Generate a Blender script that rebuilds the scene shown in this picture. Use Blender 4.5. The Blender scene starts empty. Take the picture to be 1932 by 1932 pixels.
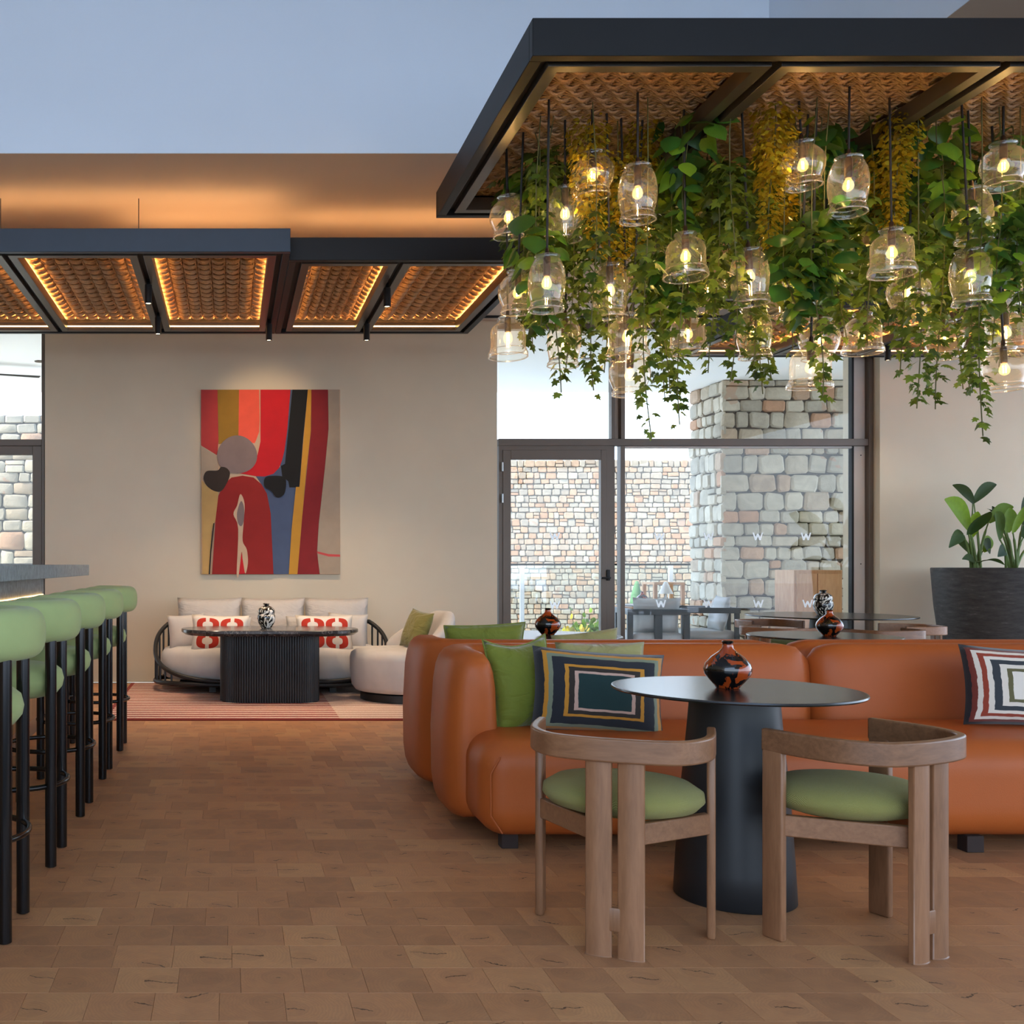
import bpy, math, random
import numpy as np
from mathutils import Vector, Matrix
R = random.Random(7)
sc = bpy.context.scene
COL = sc.collection
PI = math.pi
# ------------------------------------------------------------------ camera, light, exposure
F = 1950.0; VX, VY, EYE = 435.0, 1065.0, 1.18           # focal length in pixels of 1932, vanishing point, eye height
cd = bpy.data.cameras.new('camera'); cam = bpy.data.objects.new('camera', cd); COL.objects.link(cam)
cam.location = (0, 0, EYE); cam.rotation_euler = (PI/2, 0, 0)
cd.sensor_width = 36; cd.sensor_fit = 'HORIZONTAL'; cd.lens = 36*F/1932
cd.shift_x = (966-VX)/1932; cd.shift_y = -(966-VY)/1932*1.0
cd.clip_start = 0.05; cd.clip_end = 200
sc.camera = cam
vs = sc.view_settings
vs.view_transform = 'Standard'; vs.look = 'None'; vs.gamma = 1; vs.use_curve_mapping = False
vs.exposure = 1.35
w = bpy.data.worlds.new('world'); sc.world = w; w.use_nodes = True
nt = w.node_tree; nt.nodes.clear()
wo = nt.nodes.new('ShaderNodeOutputWorld'); bg = nt.nodes.new('ShaderNodeBackground')
tc = nt.nodes.new('ShaderNodeTexCoord'); sx = nt.nodes.new('ShaderNodeSeparateXYZ'); cr = nt.nodes.new('ShaderNodeValToRGB')
nt.links.new(tc.outputs['Generated'], sx.inputs[0]); nt.links.new(sx.outputs['Z'], cr.inputs[0])
cr.color_ramp.elements[0].position = 0.0; cr.color_ramp.elements[0].color = (.74, .87, 1, 1)
cr.color_ramp.elements[1].position = 0.7; cr.color_ramp.elements[1].color = (.38, .60, 1, 1)
nt.links.new(cr.outputs[0], bg.inputs[0]); bg.inputs[1].default_value = 1.7
nt.links.new(bg.outputs[0], wo.inputs[0])
sd = bpy.data.lights.new('sun', 'SUN'); sun = bpy.data.objects.new('sun', sd); COL.objects.link(sun)
sd.energy = 5.0; sd.angle = math.radians(2); sd.color = (1, .95, .88)
sun.rotation_euler = Vector((.66, .20, -.72)).to_track_quat('-Z', 'Y').to_euler()
sc.cycles.max_bounces = 8; sc.cycles.diffuse_bounces = 5; sc.cycles.glossy_bounces = 3
sc.cycles.transmission_bounces = 4; sc.cycles.transparent_max_bounces = 24
sc.cycles.caustics_reflective = False; sc.cycles.caustics_refractive = False
sc.cycles.sample_clamp_indirect = 6.0
sc.cycles.use_denoising = True
BULB, LED, UPLED = 260.0, 4.0, 8.5                       # lamp strengths

def at(px, py, Y):
    return Vector(((px-VX)/F*Y, Y, EYE-(py-VY)/F*Y))

# ------------------------------------------------------------------ object helpers
def tag(o, label=None, cat=None, group=None, kind=None):
    if label: o['label'] = label
    if cat: o['category'] = cat
    if group: o['group'] = group
    if kind: o['kind'] = kind
    return o
def empty(name, loc=(0, 0, 0), rz=0.0, label=None, cat=None, group=None, kind=None):
    o = bpy.data.objects.new(name, None); COL.objects.link(o)
    o.location = loc; o.rotation_euler = (0, 0, rz); o.empty_display_size = .1
    return tag(o, label, cat, group, kind)
def link(name, me, parent=None, mat=None):
    o = bpy.data.objects.new(name, me); COL.objects.link(o)
    if mat is not None:
        if not me.materials: me.materials.append(mat)
    if parent is not None: o.parent = parent
    return o
def copy_tree(o, parent=None):
    c = o.copy(); COL.objects.link(c); c.parent = parent
    for ch in list(o.children): copy_tree(ch, c)
    return c
def ordn(i):
    return ['first', 'second', 'third', 'fourth', 'fifth', 'sixth', 'seventh', 'eighth', 'ninth', 'tenth', 'eleventh', 'twelfth',
            'thirteenth', 'fourteenth', 'fifteenth', 'sixteenth', 'seventeenth', 'eighteenth', 'nineteenth', 'twentieth'][i]

class MB:
    def __init__(s): s.v = []; s.f = []; s.m = None
    def add(s, vs, fs):
        b = len(s.v); s.v += [tuple(p) for p in vs]; s.f += [tuple(i+b for i in f) for f in fs]; return s
    def box(s, x0, x1, y0, y1, z0, z1):
        return s.add([(x0,y0,z0),(x1,y0,z0),(x1,y1,z0),(x0,y1,z0),(x0,y0,z1),(x1,y0,z1),(x1,y1,z1),(x0,y1,z1)],
                     [(0,3,2,1),(4,5,6,7),(0,1,5,4),(1,2,6,5),(2,3,7,6),(3,0,4,7)])
    def ring(s, x0, x1, y0, y1, wd, z0, z1):
        o = [(x0,y0),(x1,y0),(x1,y1),(x0,y1)]; i = [(x0+wd,y0+wd),(x1-wd,y0+wd),(x1-wd,y1-wd),(x0+wd,y1-wd)]
        v = [(a,b,z) for z in (z0, z1) for P in (o, i) for a, b in P]; f = []
        for k in range(4):
            n = (k+1) % 4
            f += [(k, k+4, n+4, n), (8+k, 8+n, 12+n, 12+k), (k, n, 8+n, 8+k), (4+k, 12+k, 12+n, 4+n)]
        return s.add(v, f)
    def lathe(s, prof, n=32, c=(0, 0), cap0=True, cap1=True, sx=1, sy=1):
        v = []; f = []
        for r, z in prof:
            for k in range(n):
                a = 2*PI*k/n; v.append((c[0]+sx*r*math.cos(a), c[1]+sy*r*math.sin(a), z))
        for j in range(len(prof)-1):
            for k in range(n):
                a, b = j*n+k, j*n+(k+1) % n
                f.append((a, b, b+n, a+n))
        if cap0: f.append(tuple(range(n-1, -1, -1)))
        if cap1: f.append(tuple(range((len(prof)-1)*n, len(prof)*n)))
        return s.add(v, f)
    def tube(s, pts, r, n=8, caps=True, closed=False, sxz=None, sq=1.0):
        pts = [Vector(p) for p in pts]; N = len(pts); v = []; f = []
        rr = r if isinstance(r, (list, tuple)) else [r]*N
        t0 = (pts[1]-pts[0]).normalized()
        u = t0.orthogonal().normalized()
        if abs(t0.z) < .9: u = (Vector((0,0,1))-t0*t0.z).normalized()
        for i, p in enumerate(pts):
            if closed: t = (pts[(i+1) % N]-pts[i-1]).normalized()
            elif i == 0: t = t0
            elif i == N-1: t = (pts[i]-pts[i-1]).normalized()
            else: t = (pts[i+1]-pts[i-1]).normalized()
            u = (u-t*u.dot(t)).normalized(); b = t.cross(u)
            a0, a1 = (rr[i], rr[i]) if sxz is None else (rr[i]*sxz[0], rr[i]*sxz[1])
            for k in range(n):
                a = 2*PI*k/n; ca, sa = math.cos(a), math.sin(a); v.append(p+u*(a1*math.copysign(abs(ca)**sq, ca))+b*(a0*math.copysign(abs(sa)**sq, sa)))
        for j in range(N if closed else N-1):
            for k in range(n):
                a, b2 = j*n+k, j*n+(k+1) % n; c, d = ((j+1) % N)*n+(k+1) % n, ((j+1) % N)*n+k
                f.append((a, b2, c, d))
        if caps and not closed:
            f.append(tuple(range(n-1, -1, -1))); f.append(tuple(range((N-1)*n, N*n)))
        return s.add(v, f)
    def prism(s, poly, y0, y1):          # polygon in xz, extruded along y; y0 is the back
        n = len(poly)
        return s.add([(x, y0, z) for x, z in poly]+[(x, y1, z) for x, z in poly],
                     [tuple(range(n)), tuple(range(2*n-1, n-1, -1))]+[(k, (k+1) % n+0, (k+1) % n+n, k+n)[::-1] for k in range(n)])
    def sbox(s, hx, hy, hz, r, c=(0, 0, 0), k=4, m=3, fn=None):   # box with round edges
        h = (hx, hy, hz); key = {}; v = []; f = []
        def ax(a):
            L = [-a+r*(1-math.cos(PI/2*i/k)) for i in range(k+1)]
            I = [-(a-r)+2*(a-r)*i/m for i in range(1, m)]
            return L+I+[-q for q in reversed(L)]
        A = [ax(a) for a in h]
        def pt(p):
            kk = tuple(round(q, 6) for q in p)
            if kk in key: return key[kk]
            inn = Vector([max(-(h[i]-r), min(h[i]-r, p[i])) for i in range(3)]); d = Vector(p)-inn
            q = inn+d.normalized()*r if d.length > 1e-9 else inn
            if fn: q = fn(q)
            key[kk] = len(v); v.append(Vector(c)+q); return key[kk]
        for i in range(3):
            a, b = (i+1) % 3, (i+2) % 3
            for sg in (-1, 1):
                for ia in range(len(A[a])-1):
                    for ib in range(len(A[b])-1):
                        q = []
                        for da, db in ((0,0),(1,0),(1,1),(0,1)):
                            p = [0, 0, 0]; p[i] = sg*h[i]; p[a] = A[a][ia+da]; p[b] = A[b][ib+db]; q.append(pt(p))
                        f.append(tuple(q if sg > 0 else q[::-1]))
        return s.add(v, f)
    def mesh(s, name, ang=40, flip=False):
        me = bpy.data.meshes.new(name); me.from_pydata([tuple(p) for p in s.v], [], s.f); me.validate(); me.update()
        if ang:
            me.shade_smooth()
            if ang < 180: me.set_sharp_from_angle(angle=math.radians(ang))
        return me
    def build(s, name, mat, parent=None, ang=40, bev=0, seg=2):
        me = s.mesh(name, ang); o = link(name, me, parent, mat)
        if bev:
            b = o.modifiers.new('b', 'BEVEL'); b.width = bev; b.segments = seg; b.limit_method = 'ANGLE'; b.angle_limit = math.radians(40)
        return o
def fattr(me, name, vals, dom='FACE'):
    a = me.attributes.new(name, 'FLOAT', dom); a.data.foreach_set('value', np.array(vals, dtype=np.float32)); return a
def smooth_pts(P, n=6, closed=False):
    P = [Vector(p) for p in P]; out = []
    N = len(P)
    for i in range(N if closed else N-1):
        p0 = P[i-1] if (i > 0 or closed) else P[0]*2-P[1]; p1 = P[i]; p2 = P[(i+1) % N]
        p3 = P[(i+2) % N] if (i+2 < N or closed) else P[-1]*2-P[-2]
        for k in range(n):
            t = k/n
            out.append(.5*((2*p1)+(p2-p0)*t+(2*p0-5*p1+4*p2-p3)*t*t+(3*p1-p0-3*p2+p3)*t**3))
    if not closed: out.append(P[-1])
    return out

# ------------------------------------------------------------------ materials
class NT:
    def __init__(s, name):
        s.m = bpy.data.materials.new(name); s.m.use_nodes = True; s.t = s.m.node_tree; s.t.nodes.clear()
        s.out = s.t.nodes.new('ShaderNodeOutputMaterial')
    def n(s, typ, props=None, **ins):
        o = s.t.nodes.new(typ)
        for k, v in (props or {}).items(): setattr(o, k, v)
        for k, v in ins.items():
            key = int(k[1:]) if k[0] == 'i' and k[1:].isdigit() else k.replace('_', ' ')
            if isinstance(v, bpy.types.NodeSocket): s.t.links.new(v, o.inputs[key])
            else: o.inputs[key].default_value = v
        return o
    def math(s, op, a, b=0.0, c=0.0):
        return s.n('ShaderNodeMath', {'operation': op}, i0=a, i1=b, i2=c).outputs[0]
    def mix(s, fac, a, b, bt='MIX'):
        return s.n('ShaderNodeMixRGB', {'blend_type': bt}, Fac=fac, Color1=a, Color2=b).outputs[0]
    def ramp(s, fac, els, interp='LINEAR'):
        r = s.n('ShaderNodeValToRGB', None, Fac=fac); e = r.color_ramp; e.interpolation = interp
        while len(e.elements) < len(els): e.elements.new(.5)
        for q, (p, c) in zip(e.elements, els): q.position = p; q.color = (*c[:3], 1)
        return r.outputs[0]
    def noise(s, vec=None, scale=5, detail=3, rough=.55, dist=0, out='Fac'):
        n_ = s.n('ShaderNodeTexNoise', None, Scale=scale, Detail=detail, Roughness=rough, Distortion=dist)
        if vec is not None: s.t.links.new(vec, n_.inputs['Vector'])
        return n_.outputs[out]
    def coord(s, which='Object'): return s.n('ShaderNodeTexCoord').outputs[which]
    def mapping(s, vec, scale=(1,1,1), loc=(0,0,0), rot=(0,0,0)):
        return s.n('ShaderNodeMapping', None, Vector=vec, Scale=scale, Location=loc, Rotation=rot).outputs[0]
    def bump(s, h, strength=.2, dist=.01): return s.n('ShaderNodeBump', None, Height=h, Strength=strength, Distance=dist).outputs[0]
    def pbr(s, col, rough=.5, metal=0, normal=None, **kw):
        b = s.n('ShaderNodeBsdfPrincipled', None, Base_Color=col if isinstance(col, bpy.types.NodeSocket) else (*col[:3], 1), Roughness=rough, Metallic=metal)
        for k, v in kw.items():
            kk = k.replace('_', ' ')
            if isinstance(v, bpy.types.NodeSocket): s.t.links.new(v, b.inputs[kk])
            else: b.inputs[kk].default_value = v
        if normal is not None: s.t.links.new(normal, b.inputs['Normal'])
        return b.outputs[0]
    def done(s, sh): s.t.links.new(sh, s.out.inputs[0]); return s.m
def S(r, g, b):                            # sRGB 0-255 to linear
    f = lambda c: ((c/255+.055)/1.055)**2.4 if c > 10 else c/255/12.92
    return (f(r), f(g), f(b))
def plain(name, col, rough=.5, metal=0, var=.12, scale=6, bump=0, bscale=60, coat=0, **kw):
    t = NT(name); co = t.coord('Object'); n1 = t.noise(co, scale, 4)
    c = t.ramp(n1, [(.25, [x*(1-var) for x in col]), (.75, [min(1, x*(1+var)) for x in col])])
    nm = t.bump(t.noise(co, bscale, 3), bump, .01) if bump else None
    if coat: kw['Coat_Weight'] = coat
    return t.done(t.pbr(c, rough, metal, nm, **kw))
def fabric(name, col, scale=350, var=.25, rough=.9, sheen=.12, bump=.25, col2=None, d2='Z', wr=0):
    t = NT(name); co = t.coord('Object')
    wv = t.n('ShaderNodeTexWave', {'bands_direction': 'X'}, Vector=co, Scale=scale, Distortion=1.5, Detail=1).outputs['Fac']
    wz = t.n('ShaderNodeTexWave', {'bands_direction': d2}, Vector=co, Scale=scale, Distortion=1.5, Detail=1).outputs['Fac']
    k = t.math('MULTIPLY', wv, wz); big = t.noise(co, 7, 3)
    c = t.ramp(k, [(0, [x*(1-var) for x in col]), (.8, col2 or [min(1, x*(1+var)) for x in col])])
    c = t.mix(.25, c, t.ramp(big, [(.3, [x*.75 for x in col]), (.7, [min(1, x*1.2) for x in col])]))
    nm = t.bump(k, bump, .002)
    if wr:
        b2 = t.n('ShaderNodeBump', None, Height=t.noise(t.mapping(co, (6, 6, 11)), 1.0, 3, .5, 1.2), Strength=wr, Distance=.05); t.t.links.new(nm, b2.inputs['Normal']); nm = b2.outputs[0]
    return t.done(t.pbr(c, rough, 0, nm, Sheen_Weight=sheen))
def wood(name, a, b, rough=.5, axis='Z', scale=1.0):
    t = NT(name); co = t.coord('Object')
    sc_ = {'Z': (9, 9, 1.2), 'X': (1.2, 9, 9), 'Y': (9, 1.2, 9)}[axis]
    mp = t.mapping(co, [q*scale for q in sc_]); rnd = t.n('ShaderNodeObjectInfo').outputs['Random']
    mp = t.n('ShaderNodeVectorMath', {'operation': 'ADD'}, i0=mp).outputs[0] if False else mp
    n1 = t.noise(mp, 3, 5, .6, 1.2); n2 = t.noise(mp, 14, 3, .5, .5)
    f = t.math('ADD', t.math('MULTIPLY', n1, .7), t.math('MULTIPLY', n2, .3))
    c = t.ramp(f, [(.3, a), (.7, b)])
    c = t.mix(.35, c, t.ramp(rnd, [(0, [x*.85 for x in a]), (1, [min(1, x*1.1) for x in b])]))
    return t.done(t.pbr(c, rough, 0, t.bump(n2, .08, .003)))
def emit(name, col, st):
    t = NT(name); return t.done(t.n('ShaderNodeEmission', None, Color=(*col, 1), Strength=st).outputs[0])
def thin_glass(name, tint=(.97, .97, .97), lo=.02, gain=1.0, rough=.0, edge=.95, pw=4.0, haze=0.0):
    t = NT(name); g_ = t.n('ShaderNodeNewGeometry'); dt = t.n('ShaderNodeVectorMath', {'operation': 'DOT_PRODUCT'}, i0=g_.outputs['Normal'], i1=g_.outputs['Incoming']).outputs['Value']
    fr = t.math('MULTIPLY_ADD', t.math('POWER', t.math('SUBTRACT', 1.0, t.math('ABSOLUTE', dt)), pw), .8, .04)
    fac = t.n('ShaderNodeMath', {'operation': 'MULTIPLY_ADD', 'use_clamp': True}, i0=fr, i1=gain, i2=lo).outputs[0]
    gz = t.math('POWER', t.math('SUBTRACT', 1.0, t.math('ABSOLUTE', dt)), 2.5)
    tr = t.n('ShaderNodeBsdfTransparent', None, Color=t.mix(gz, (*tint, 1), (*[q*q*edge for q in tint], 1))).outputs[0]
    gl = t.n('ShaderNodeBsdfGlossy', None, Color=(1, 1, 1, 1), Roughness=rough).outputs[0]
    sh = t.n('ShaderNodeMixShader', None, i0=fac, i1=tr, i2=gl).outputs[0]
    if haze:
        hz = t.n('ShaderNodeMixShader', None, i0=.5, i1=t.n('ShaderNodeBsdfTranslucent', None, Color=(1, .96, .88, 1)).outputs[0], i2=t.n('ShaderNodeBsdfDiffuse', None, Color=(1, .96, .88, 1)).outputs[0]).outputs[0]
        sh = t.n('ShaderNodeMixShader', None, i0=t.math('MULTIPLY_ADD', gz, haze*3, haze), i1=sh, i2=hz).outputs[0]
    return t.done(sh)
def plaster(name, col, var=.05):
    t = NT(name); co = t.coord('Object'); n1 = t.noise(co, .9, 4, .6); n2 = t.noise(co, 90, 4)
    c = t.ramp(n1, [(.3, [x*(1-var) for x in col]), (.7, [x*(1+var) for x in col])])
    return t.done(t.pbr(c, .9, 0, t.bump(n2, .06, .004)))
def stone_mat(name, cols, gain=1.0):
    t = NT(name); at_ = t.n('ShaderNodeAttribute', {'attribute_name': 'rnd'}).outputs['Fac']; co = t.coord('Object')
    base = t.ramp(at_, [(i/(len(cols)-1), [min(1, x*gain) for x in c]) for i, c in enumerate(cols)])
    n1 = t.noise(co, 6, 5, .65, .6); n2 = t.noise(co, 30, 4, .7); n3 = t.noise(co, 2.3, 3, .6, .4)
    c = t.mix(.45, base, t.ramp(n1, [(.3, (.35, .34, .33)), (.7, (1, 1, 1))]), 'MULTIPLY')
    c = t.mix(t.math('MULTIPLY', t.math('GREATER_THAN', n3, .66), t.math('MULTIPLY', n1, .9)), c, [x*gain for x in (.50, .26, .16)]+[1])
    return t.done(t.pbr(c, .95, 0, t.bump(t.math('ADD', n1, t.math('MULTIPLY', n2, .5)), .5, .02)))
def leaf_mat(name, c0, c1, c2, trans=.35, rough=.4, spec=.4):
    t = NT(name); rnd = t.n('ShaderNodeObjectInfo').outputs['Random']; at_ = t.n('ShaderNodeAttribute', {'attribute_name': 'rnd'}).outputs['Fac']
    f = t.math('FRACT', t.math('ADD', rnd, at_)); col = t.ramp(f, [(0, c0), (.55, c1), (1, c2)])
    col = t.mix(.3, col, t.mix(1, col, t.ramp(t.noise(t.coord('Object'), 25, 2), [(.3, (.5, .5, .5)), (.7, (1.3, 1.3, 1.2))]), 'MULTIPLY'))
    p = t.pbr(col, rough, 0, None, Specular_IOR_Level=spec)
    tr = t.n('ShaderNodeBsdfTranslucent', None, Color=t.mix(.35, col, (.45, .6, .06, 1))).outputs[0]
    return t.done(t.n('ShaderNodeMixShader', None, i0=trans, i1=p, i2=tr).outputs[0])

M = {}
M['plaster'] = plaster('plaster_beige', S(206, 192, 168)); M['white'] = plaster('white_paint', S(212, 221, 232), .02)
M['ceil'] = plaster('ceiling_paint', S(206, 190, 172), .02); M['soffit'] = plaster('soffit_paint', S(244, 242, 236), .01)
M['black_metal'] = plain('black_powder_coat', S(19, 19, 20), .5, 0, .1, Specular_IOR_Level=.3); M['navy_metal'] = plain('navy_beam_metal', S(36, 50, 66), .45, 0, .08); M['dark_gap'] = plain('black_gap', S(14, 14, 14), .7)  # navy: bluer tone for one canopy's front beam
M['flange'] = plain('bronze_flange', S(88, 82, 74), .35, .5, .08)
M['frame'] = plain('bronze_window_frame', S(98, 86, 76), .45, .2, .05); M['frame_light'] = plain('pale_jamb', S(200, 192, 184), .6, 0, .04)
M['concrete'] = plain('blue_grey_concrete', S(128, 138, 140), .7, 0, .3, 30, .15, 80)
M['oak_bar'] = wood('pale_oak', S(150, 112, 76), S(186, 146, 104), .55)
M['orange'] = plain('cognac_leather', S(170, 86, 36), .46, 0, .08, 3, .05, 220, Specular_IOR_Level=.3)
M['felt'] = fabric('green_felt', S(154, 168, 110), 500, .1, .95, .12, .15)
M['seat_green'] = fabric('green_weave', S(138, 134, 58), 420, .35, .9, .1, .5, S(192, 188, 124), 'Y')
M['black_tube'] = plain('gloss_black_tube', S(12, 12, 13), .18, 0, .05)
M['walnut'] = wood('grey_oak', S(106, 72, 48), S(156, 112, 80), .36); M['walnut_x'] = wood('grey_oak_rail', S(106, 72, 48), S(156, 112, 80), .36, 'X', 1)
M['table_black'] = plain('black_laminate', S(30, 30, 32), .22, 0, .05, Specular_IOR_Level=.7); M['table_base'] = plain('black_lacquer', S(30, 33, 36), .45, 0, .1)
M['grey_fabric'] = fabric('grey_linen', S(196, 190, 184), 300, .12); M['grey_fabric2'] = fabric('warm_grey_linen', S(186, 180, 174), 300, .12, wr=.35)
M['black_wood'] = plain('black_stained_wood', S(28, 27, 27), .45, 0, .2, 20); M['dark_foot'] = plain('dark_brown_foot', S(44, 28, 22), .8, 0, .1); M['fluted'] = plain('black_fluted_wood', S(24, 25, 28), .4, 0, .2, 20)
M['velvet'] = fabric('green_velvet', S(104, 114, 16), 120, .06, .75, .3, .05, wr=.5); M['velvet_light'] = fabric('pale_green_velvet', S(150, 146, 92), 120, .06, .8, .25, .05, wr=.5)
M['olive'] = fabric('olive_velvet', S(118, 112, 52), 120, .06, .8, .25, .05, wr=.5)
M['pot'] = NT('pot'); t = M['pot']; co = t.coord('Object'); n1 = t.noise(t.mapping(co, (2, 2, 9)), 4, 6, .7)
M['pot'] = t.done(t.pbr(t.ramp(n1, [(.35, S(44, 42, 41)), (.62, S(66, 64, 62)), (.78, S(120, 118, 114))]), .75, 0, t.bump(n1, .3, .01)))
M['soil'] = plain('soil', S(40, 30, 22), .95, 0, .4, 40, .5)
M['rope'] = NT('rope'); t = M['rope']; co = t.coord('Object'); n1 = t.noise(co, 140, 3); n0 = t.noise(co, 5, 3)
M['rope'] = t.done(t.pbr(t.mix(.5, t.ramp(n1, [(.3, S(170, 134, 98)), (.7, S(222, 190, 150))]), t.ramp(n0, [(.3, S(182, 148, 112)), (.7, S(212, 180, 140))])), .9, 0, t.bump(n1, .6, .004)))
M['led'] = emit('warm_led', (1, .55, .20), LED); M['led_edge'] = emit('warm_led_edge', (1, .50, .17), LED*9); M['upled'] = emit('warm_led_up', (1, .58, .26), UPLED); M['lens'] = emit('lamp_lens', (1, .75, .45), 6)
M['fil'] = emit('filament', (1, .60, .22), BULB)
M['glass'] = thin_glass('lamp_glass', (.975, .95, .89), .02, 1.0, .03, .7, 2.8, .026); M['rim'] = thin_glass('lamp_glass_rim', (.95, .92, .86), .16, 1.2, .04, .7, 2.5, .09)
t = NT('bulb_glass'); M['bulb'] = t.done(t.n('ShaderNodeAddShader', None, i0=t.n('ShaderNodeBsdfTransparent', None, Color=(.98, .95, .88, 1)).outputs[0], i1=t.n('ShaderNodeEmission', None, Color=(1, .55, .18, 1), Strength=.35).outputs[0]).outputs[0])
M['pane'] = thin_glass('window_glass', (.975, .985, .98), .0, .55); M['rail_glass'] = thin_glass('railing_glass', (.93, .97, .96), .03, .9)
M['bronze'] = plain('bronze_socket', S(58, 44, 36), .35, .6); M['cord'] = plain('black_cord', S(18, 17, 16), .6)
M['steel'] = plain('steel', S(150, 150, 150), .3, .9); t = NT('frosted_decal'); M['decal'] = t.done(t.n('ShaderNodeMixShader', None, i0=.6, i1=t.pbr((.95, .95, .95), .8), i2=t.n('ShaderNodeBsdfTranslucent', None, Color=(1, 1, 1, 1)).outputs[0]).outputs[0])
M['ivy'] = leaf_mat('ivy_leaf', S(30, 56, 24), S(58, 88, 34), S(116, 138, 50)); M['pothos'] = leaf_mat('pothos_leaf', S(22, 62, 34), S(44, 98, 40), S(120, 160, 44), .28, .3)
M['gold'] = leaf_mat('golden_leaf', S(150, 108, 14), S(178, 142, 26), S(184, 172, 50), .45); M['bop'] = leaf_mat('broad_leaf', S(14, 34, 18), S(26, 54, 24), S(112, 140, 28), .25, .6, .15)
M['bop_backlit'] = leaf_mat('backlit_broad_leaf', S(96, 132, 24), S(116, 150, 30), S(132, 160, 40), .45, .55, .15); M['stem'] = plain('vine_stem', S(84, 84, 40), .7); M['greenstem'] = plain('plant_stem', S(92, 112, 52), .6)  # broad leaf variant with the backlit yellow-green glow put into its colour
M['stone'] = stone_mat('pillar_stone', [S(206, 197, 178), S(178, 169, 152), S(218, 208, 188), S(194, 180, 158), S(202, 154, 120)], .95)
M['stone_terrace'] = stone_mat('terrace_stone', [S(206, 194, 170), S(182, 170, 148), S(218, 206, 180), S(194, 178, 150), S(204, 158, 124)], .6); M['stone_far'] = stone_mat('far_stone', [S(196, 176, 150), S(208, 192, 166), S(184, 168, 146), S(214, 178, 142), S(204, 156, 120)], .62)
M['mortar'] = plain('dark_joint', S(96, 88, 80), .95, 0, .2); M['mortar_far'] = plain('pale_joint', S(120, 110, 98), .95, 0, .2); M['joint_wood'] = plain('floor_joint', S(64, 44, 30), .8)
M['terrace'] = plain('terrace_paving', S(232, 226, 214), .9, 0, .1, 4); M['ground'] = plain('outside_ground', S(178, 182, 186), .95, 0, .2, 1)
M['out_wood'] = wood('terrace_wood', S(186, 134, 92), S(224, 180, 138), .6); M['out_frame'] = plain('dark_grey_frame', S(74, 78, 82), .5); M['out_cush'] = fabric('pale_outdoor_cushion', S(196, 198, 200), 200, .08)
M['white_plastic'] = plain('white_shade', S(240, 240, 240), .5, 0, 0); M['cactus'] = plain('cactus_green', S(70, 110, 66), .8, 0, .2)
# mottled vases
def vase_mat(name, a, b, scale, thr, dist, stretch=(1, 1, 1)):
    t = NT(name); n1 = t.noise(t.mapping(t.coord('Object'), stretch), scale, 3, .55, dist)
    return t.done(t.pbr(t.ramp(n1, [(thr-.012, a), (thr+.012, b)]), .12, 0, None, Coat_Weight=.5))
M['vase_o'] = vase_mat('orange_black_glaze', S(12, 10, 10), S(156, 62, 20), 15, .51, .9)
M['vase_b'] = vase_mat('black_white_glaze', S(10, 10, 10), S(226, 218, 204), 22, .52, 2.2, (1, 1, .5))
# end-grain floor blocks
t = NT('end_grain_oak'); uv = t.n('ShaderNodeUVMap', {'uv_map': 'blk'}).outputs[0]
A = lambda n_: t.n('ShaderNodeAttribute', {'attribute_name': n_}).outputs['Fac']
r1, r2, r3 = A('rnd'), A('rnd2'), A('rnd3')
rot = t.n('ShaderNodeVectorRotate', {'rotation_type': 'Z_AXIS'}, Vector=uv, Angle=t.math('MULTIPLY', t.math('SUBTRACT', r3, .5), 1.1)).outputs[0]
off = t.n('ShaderNodeCombineXYZ', None, X=t.math('MULTIPLY', t.math('SUBTRACT', r2, .5), 1.5), Y=t.math('MULTIPLY', t.math('SUBTRACT', r3, .5), 1.3), Z=t.math('MULTIPLY', r1, 50)).outputs[0]
q = t.n('ShaderNodeVectorMath', {'operation': 'ADD'}, i0=rot, i1=off).outputs[0]
sp = t.n('ShaderNodeSeparateXYZ', None, Vector=q); nz = t.noise(q, 2.0, 4, .6); nz2 = t.noise(q, 9, 3, .6)
d2 = t.n('ShaderNodeVectorMath', {'operation': 'LENGTH'}, i0=t.n('ShaderNodeCombineXYZ', None, X=sp.outputs['X'], Y=sp.outputs['Y']).outputs[0]).outputs['Value']
ring = t.math('SINE', t.math('ADD', t.math('MULTIPLY', d2, 55), t.math('MULTIPLY', nz, 22)))
crk = t.math('MULTIPLY', t.math('LESS_THAN', t.math('ABSOLUTE', t.math('ADD', sp.outputs['Y'], t.math('MULTIPLY', t.math('SUBTRACT', nz, .5), .55))), .026),
             t.math('LESS_THAN', t.math('ADD', t.math('ABSOLUTE', sp.outputs['X']), t.math('MULTIPLY', nz2, .25)), t.math('MULTIPLY', r1, .85)))
base = t.ramp(r1, [(0, S(160, 112, 78)), (.2, S(184, 130, 88)), (.6, S(196, 140, 96)), (.9, S(208, 156, 106)), (1, S(164, 120, 88))])
c = t.mix(.35, base, t.ramp(nz, [(.25, S(146, 106, 76)), (.75, S(206, 156, 108))]))
c = t.mix(t.math('MULTIPLY', t.math('ADD', t.math('MULTIPLY', ring, .5), .5), .12), c, (*S(110, 76, 52), 1))
c = t.mix(t.math('MULTIPLY', t.math('LESS_THAN', d2, .55), t.math('MULTIPLY', nz2, .22)), c, (*S(96, 70, 56), 1))
c = t.mix(t.math('MULTIPLY', crk, .85), c, (*S(62, 40, 26), 1))
M['floor'] = t.done(t.pbr(c, t.math('ADD', t.math('MULTIPLY', nz, .2), .42), 0, t.bump(nz2, .05, .002)))
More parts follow.
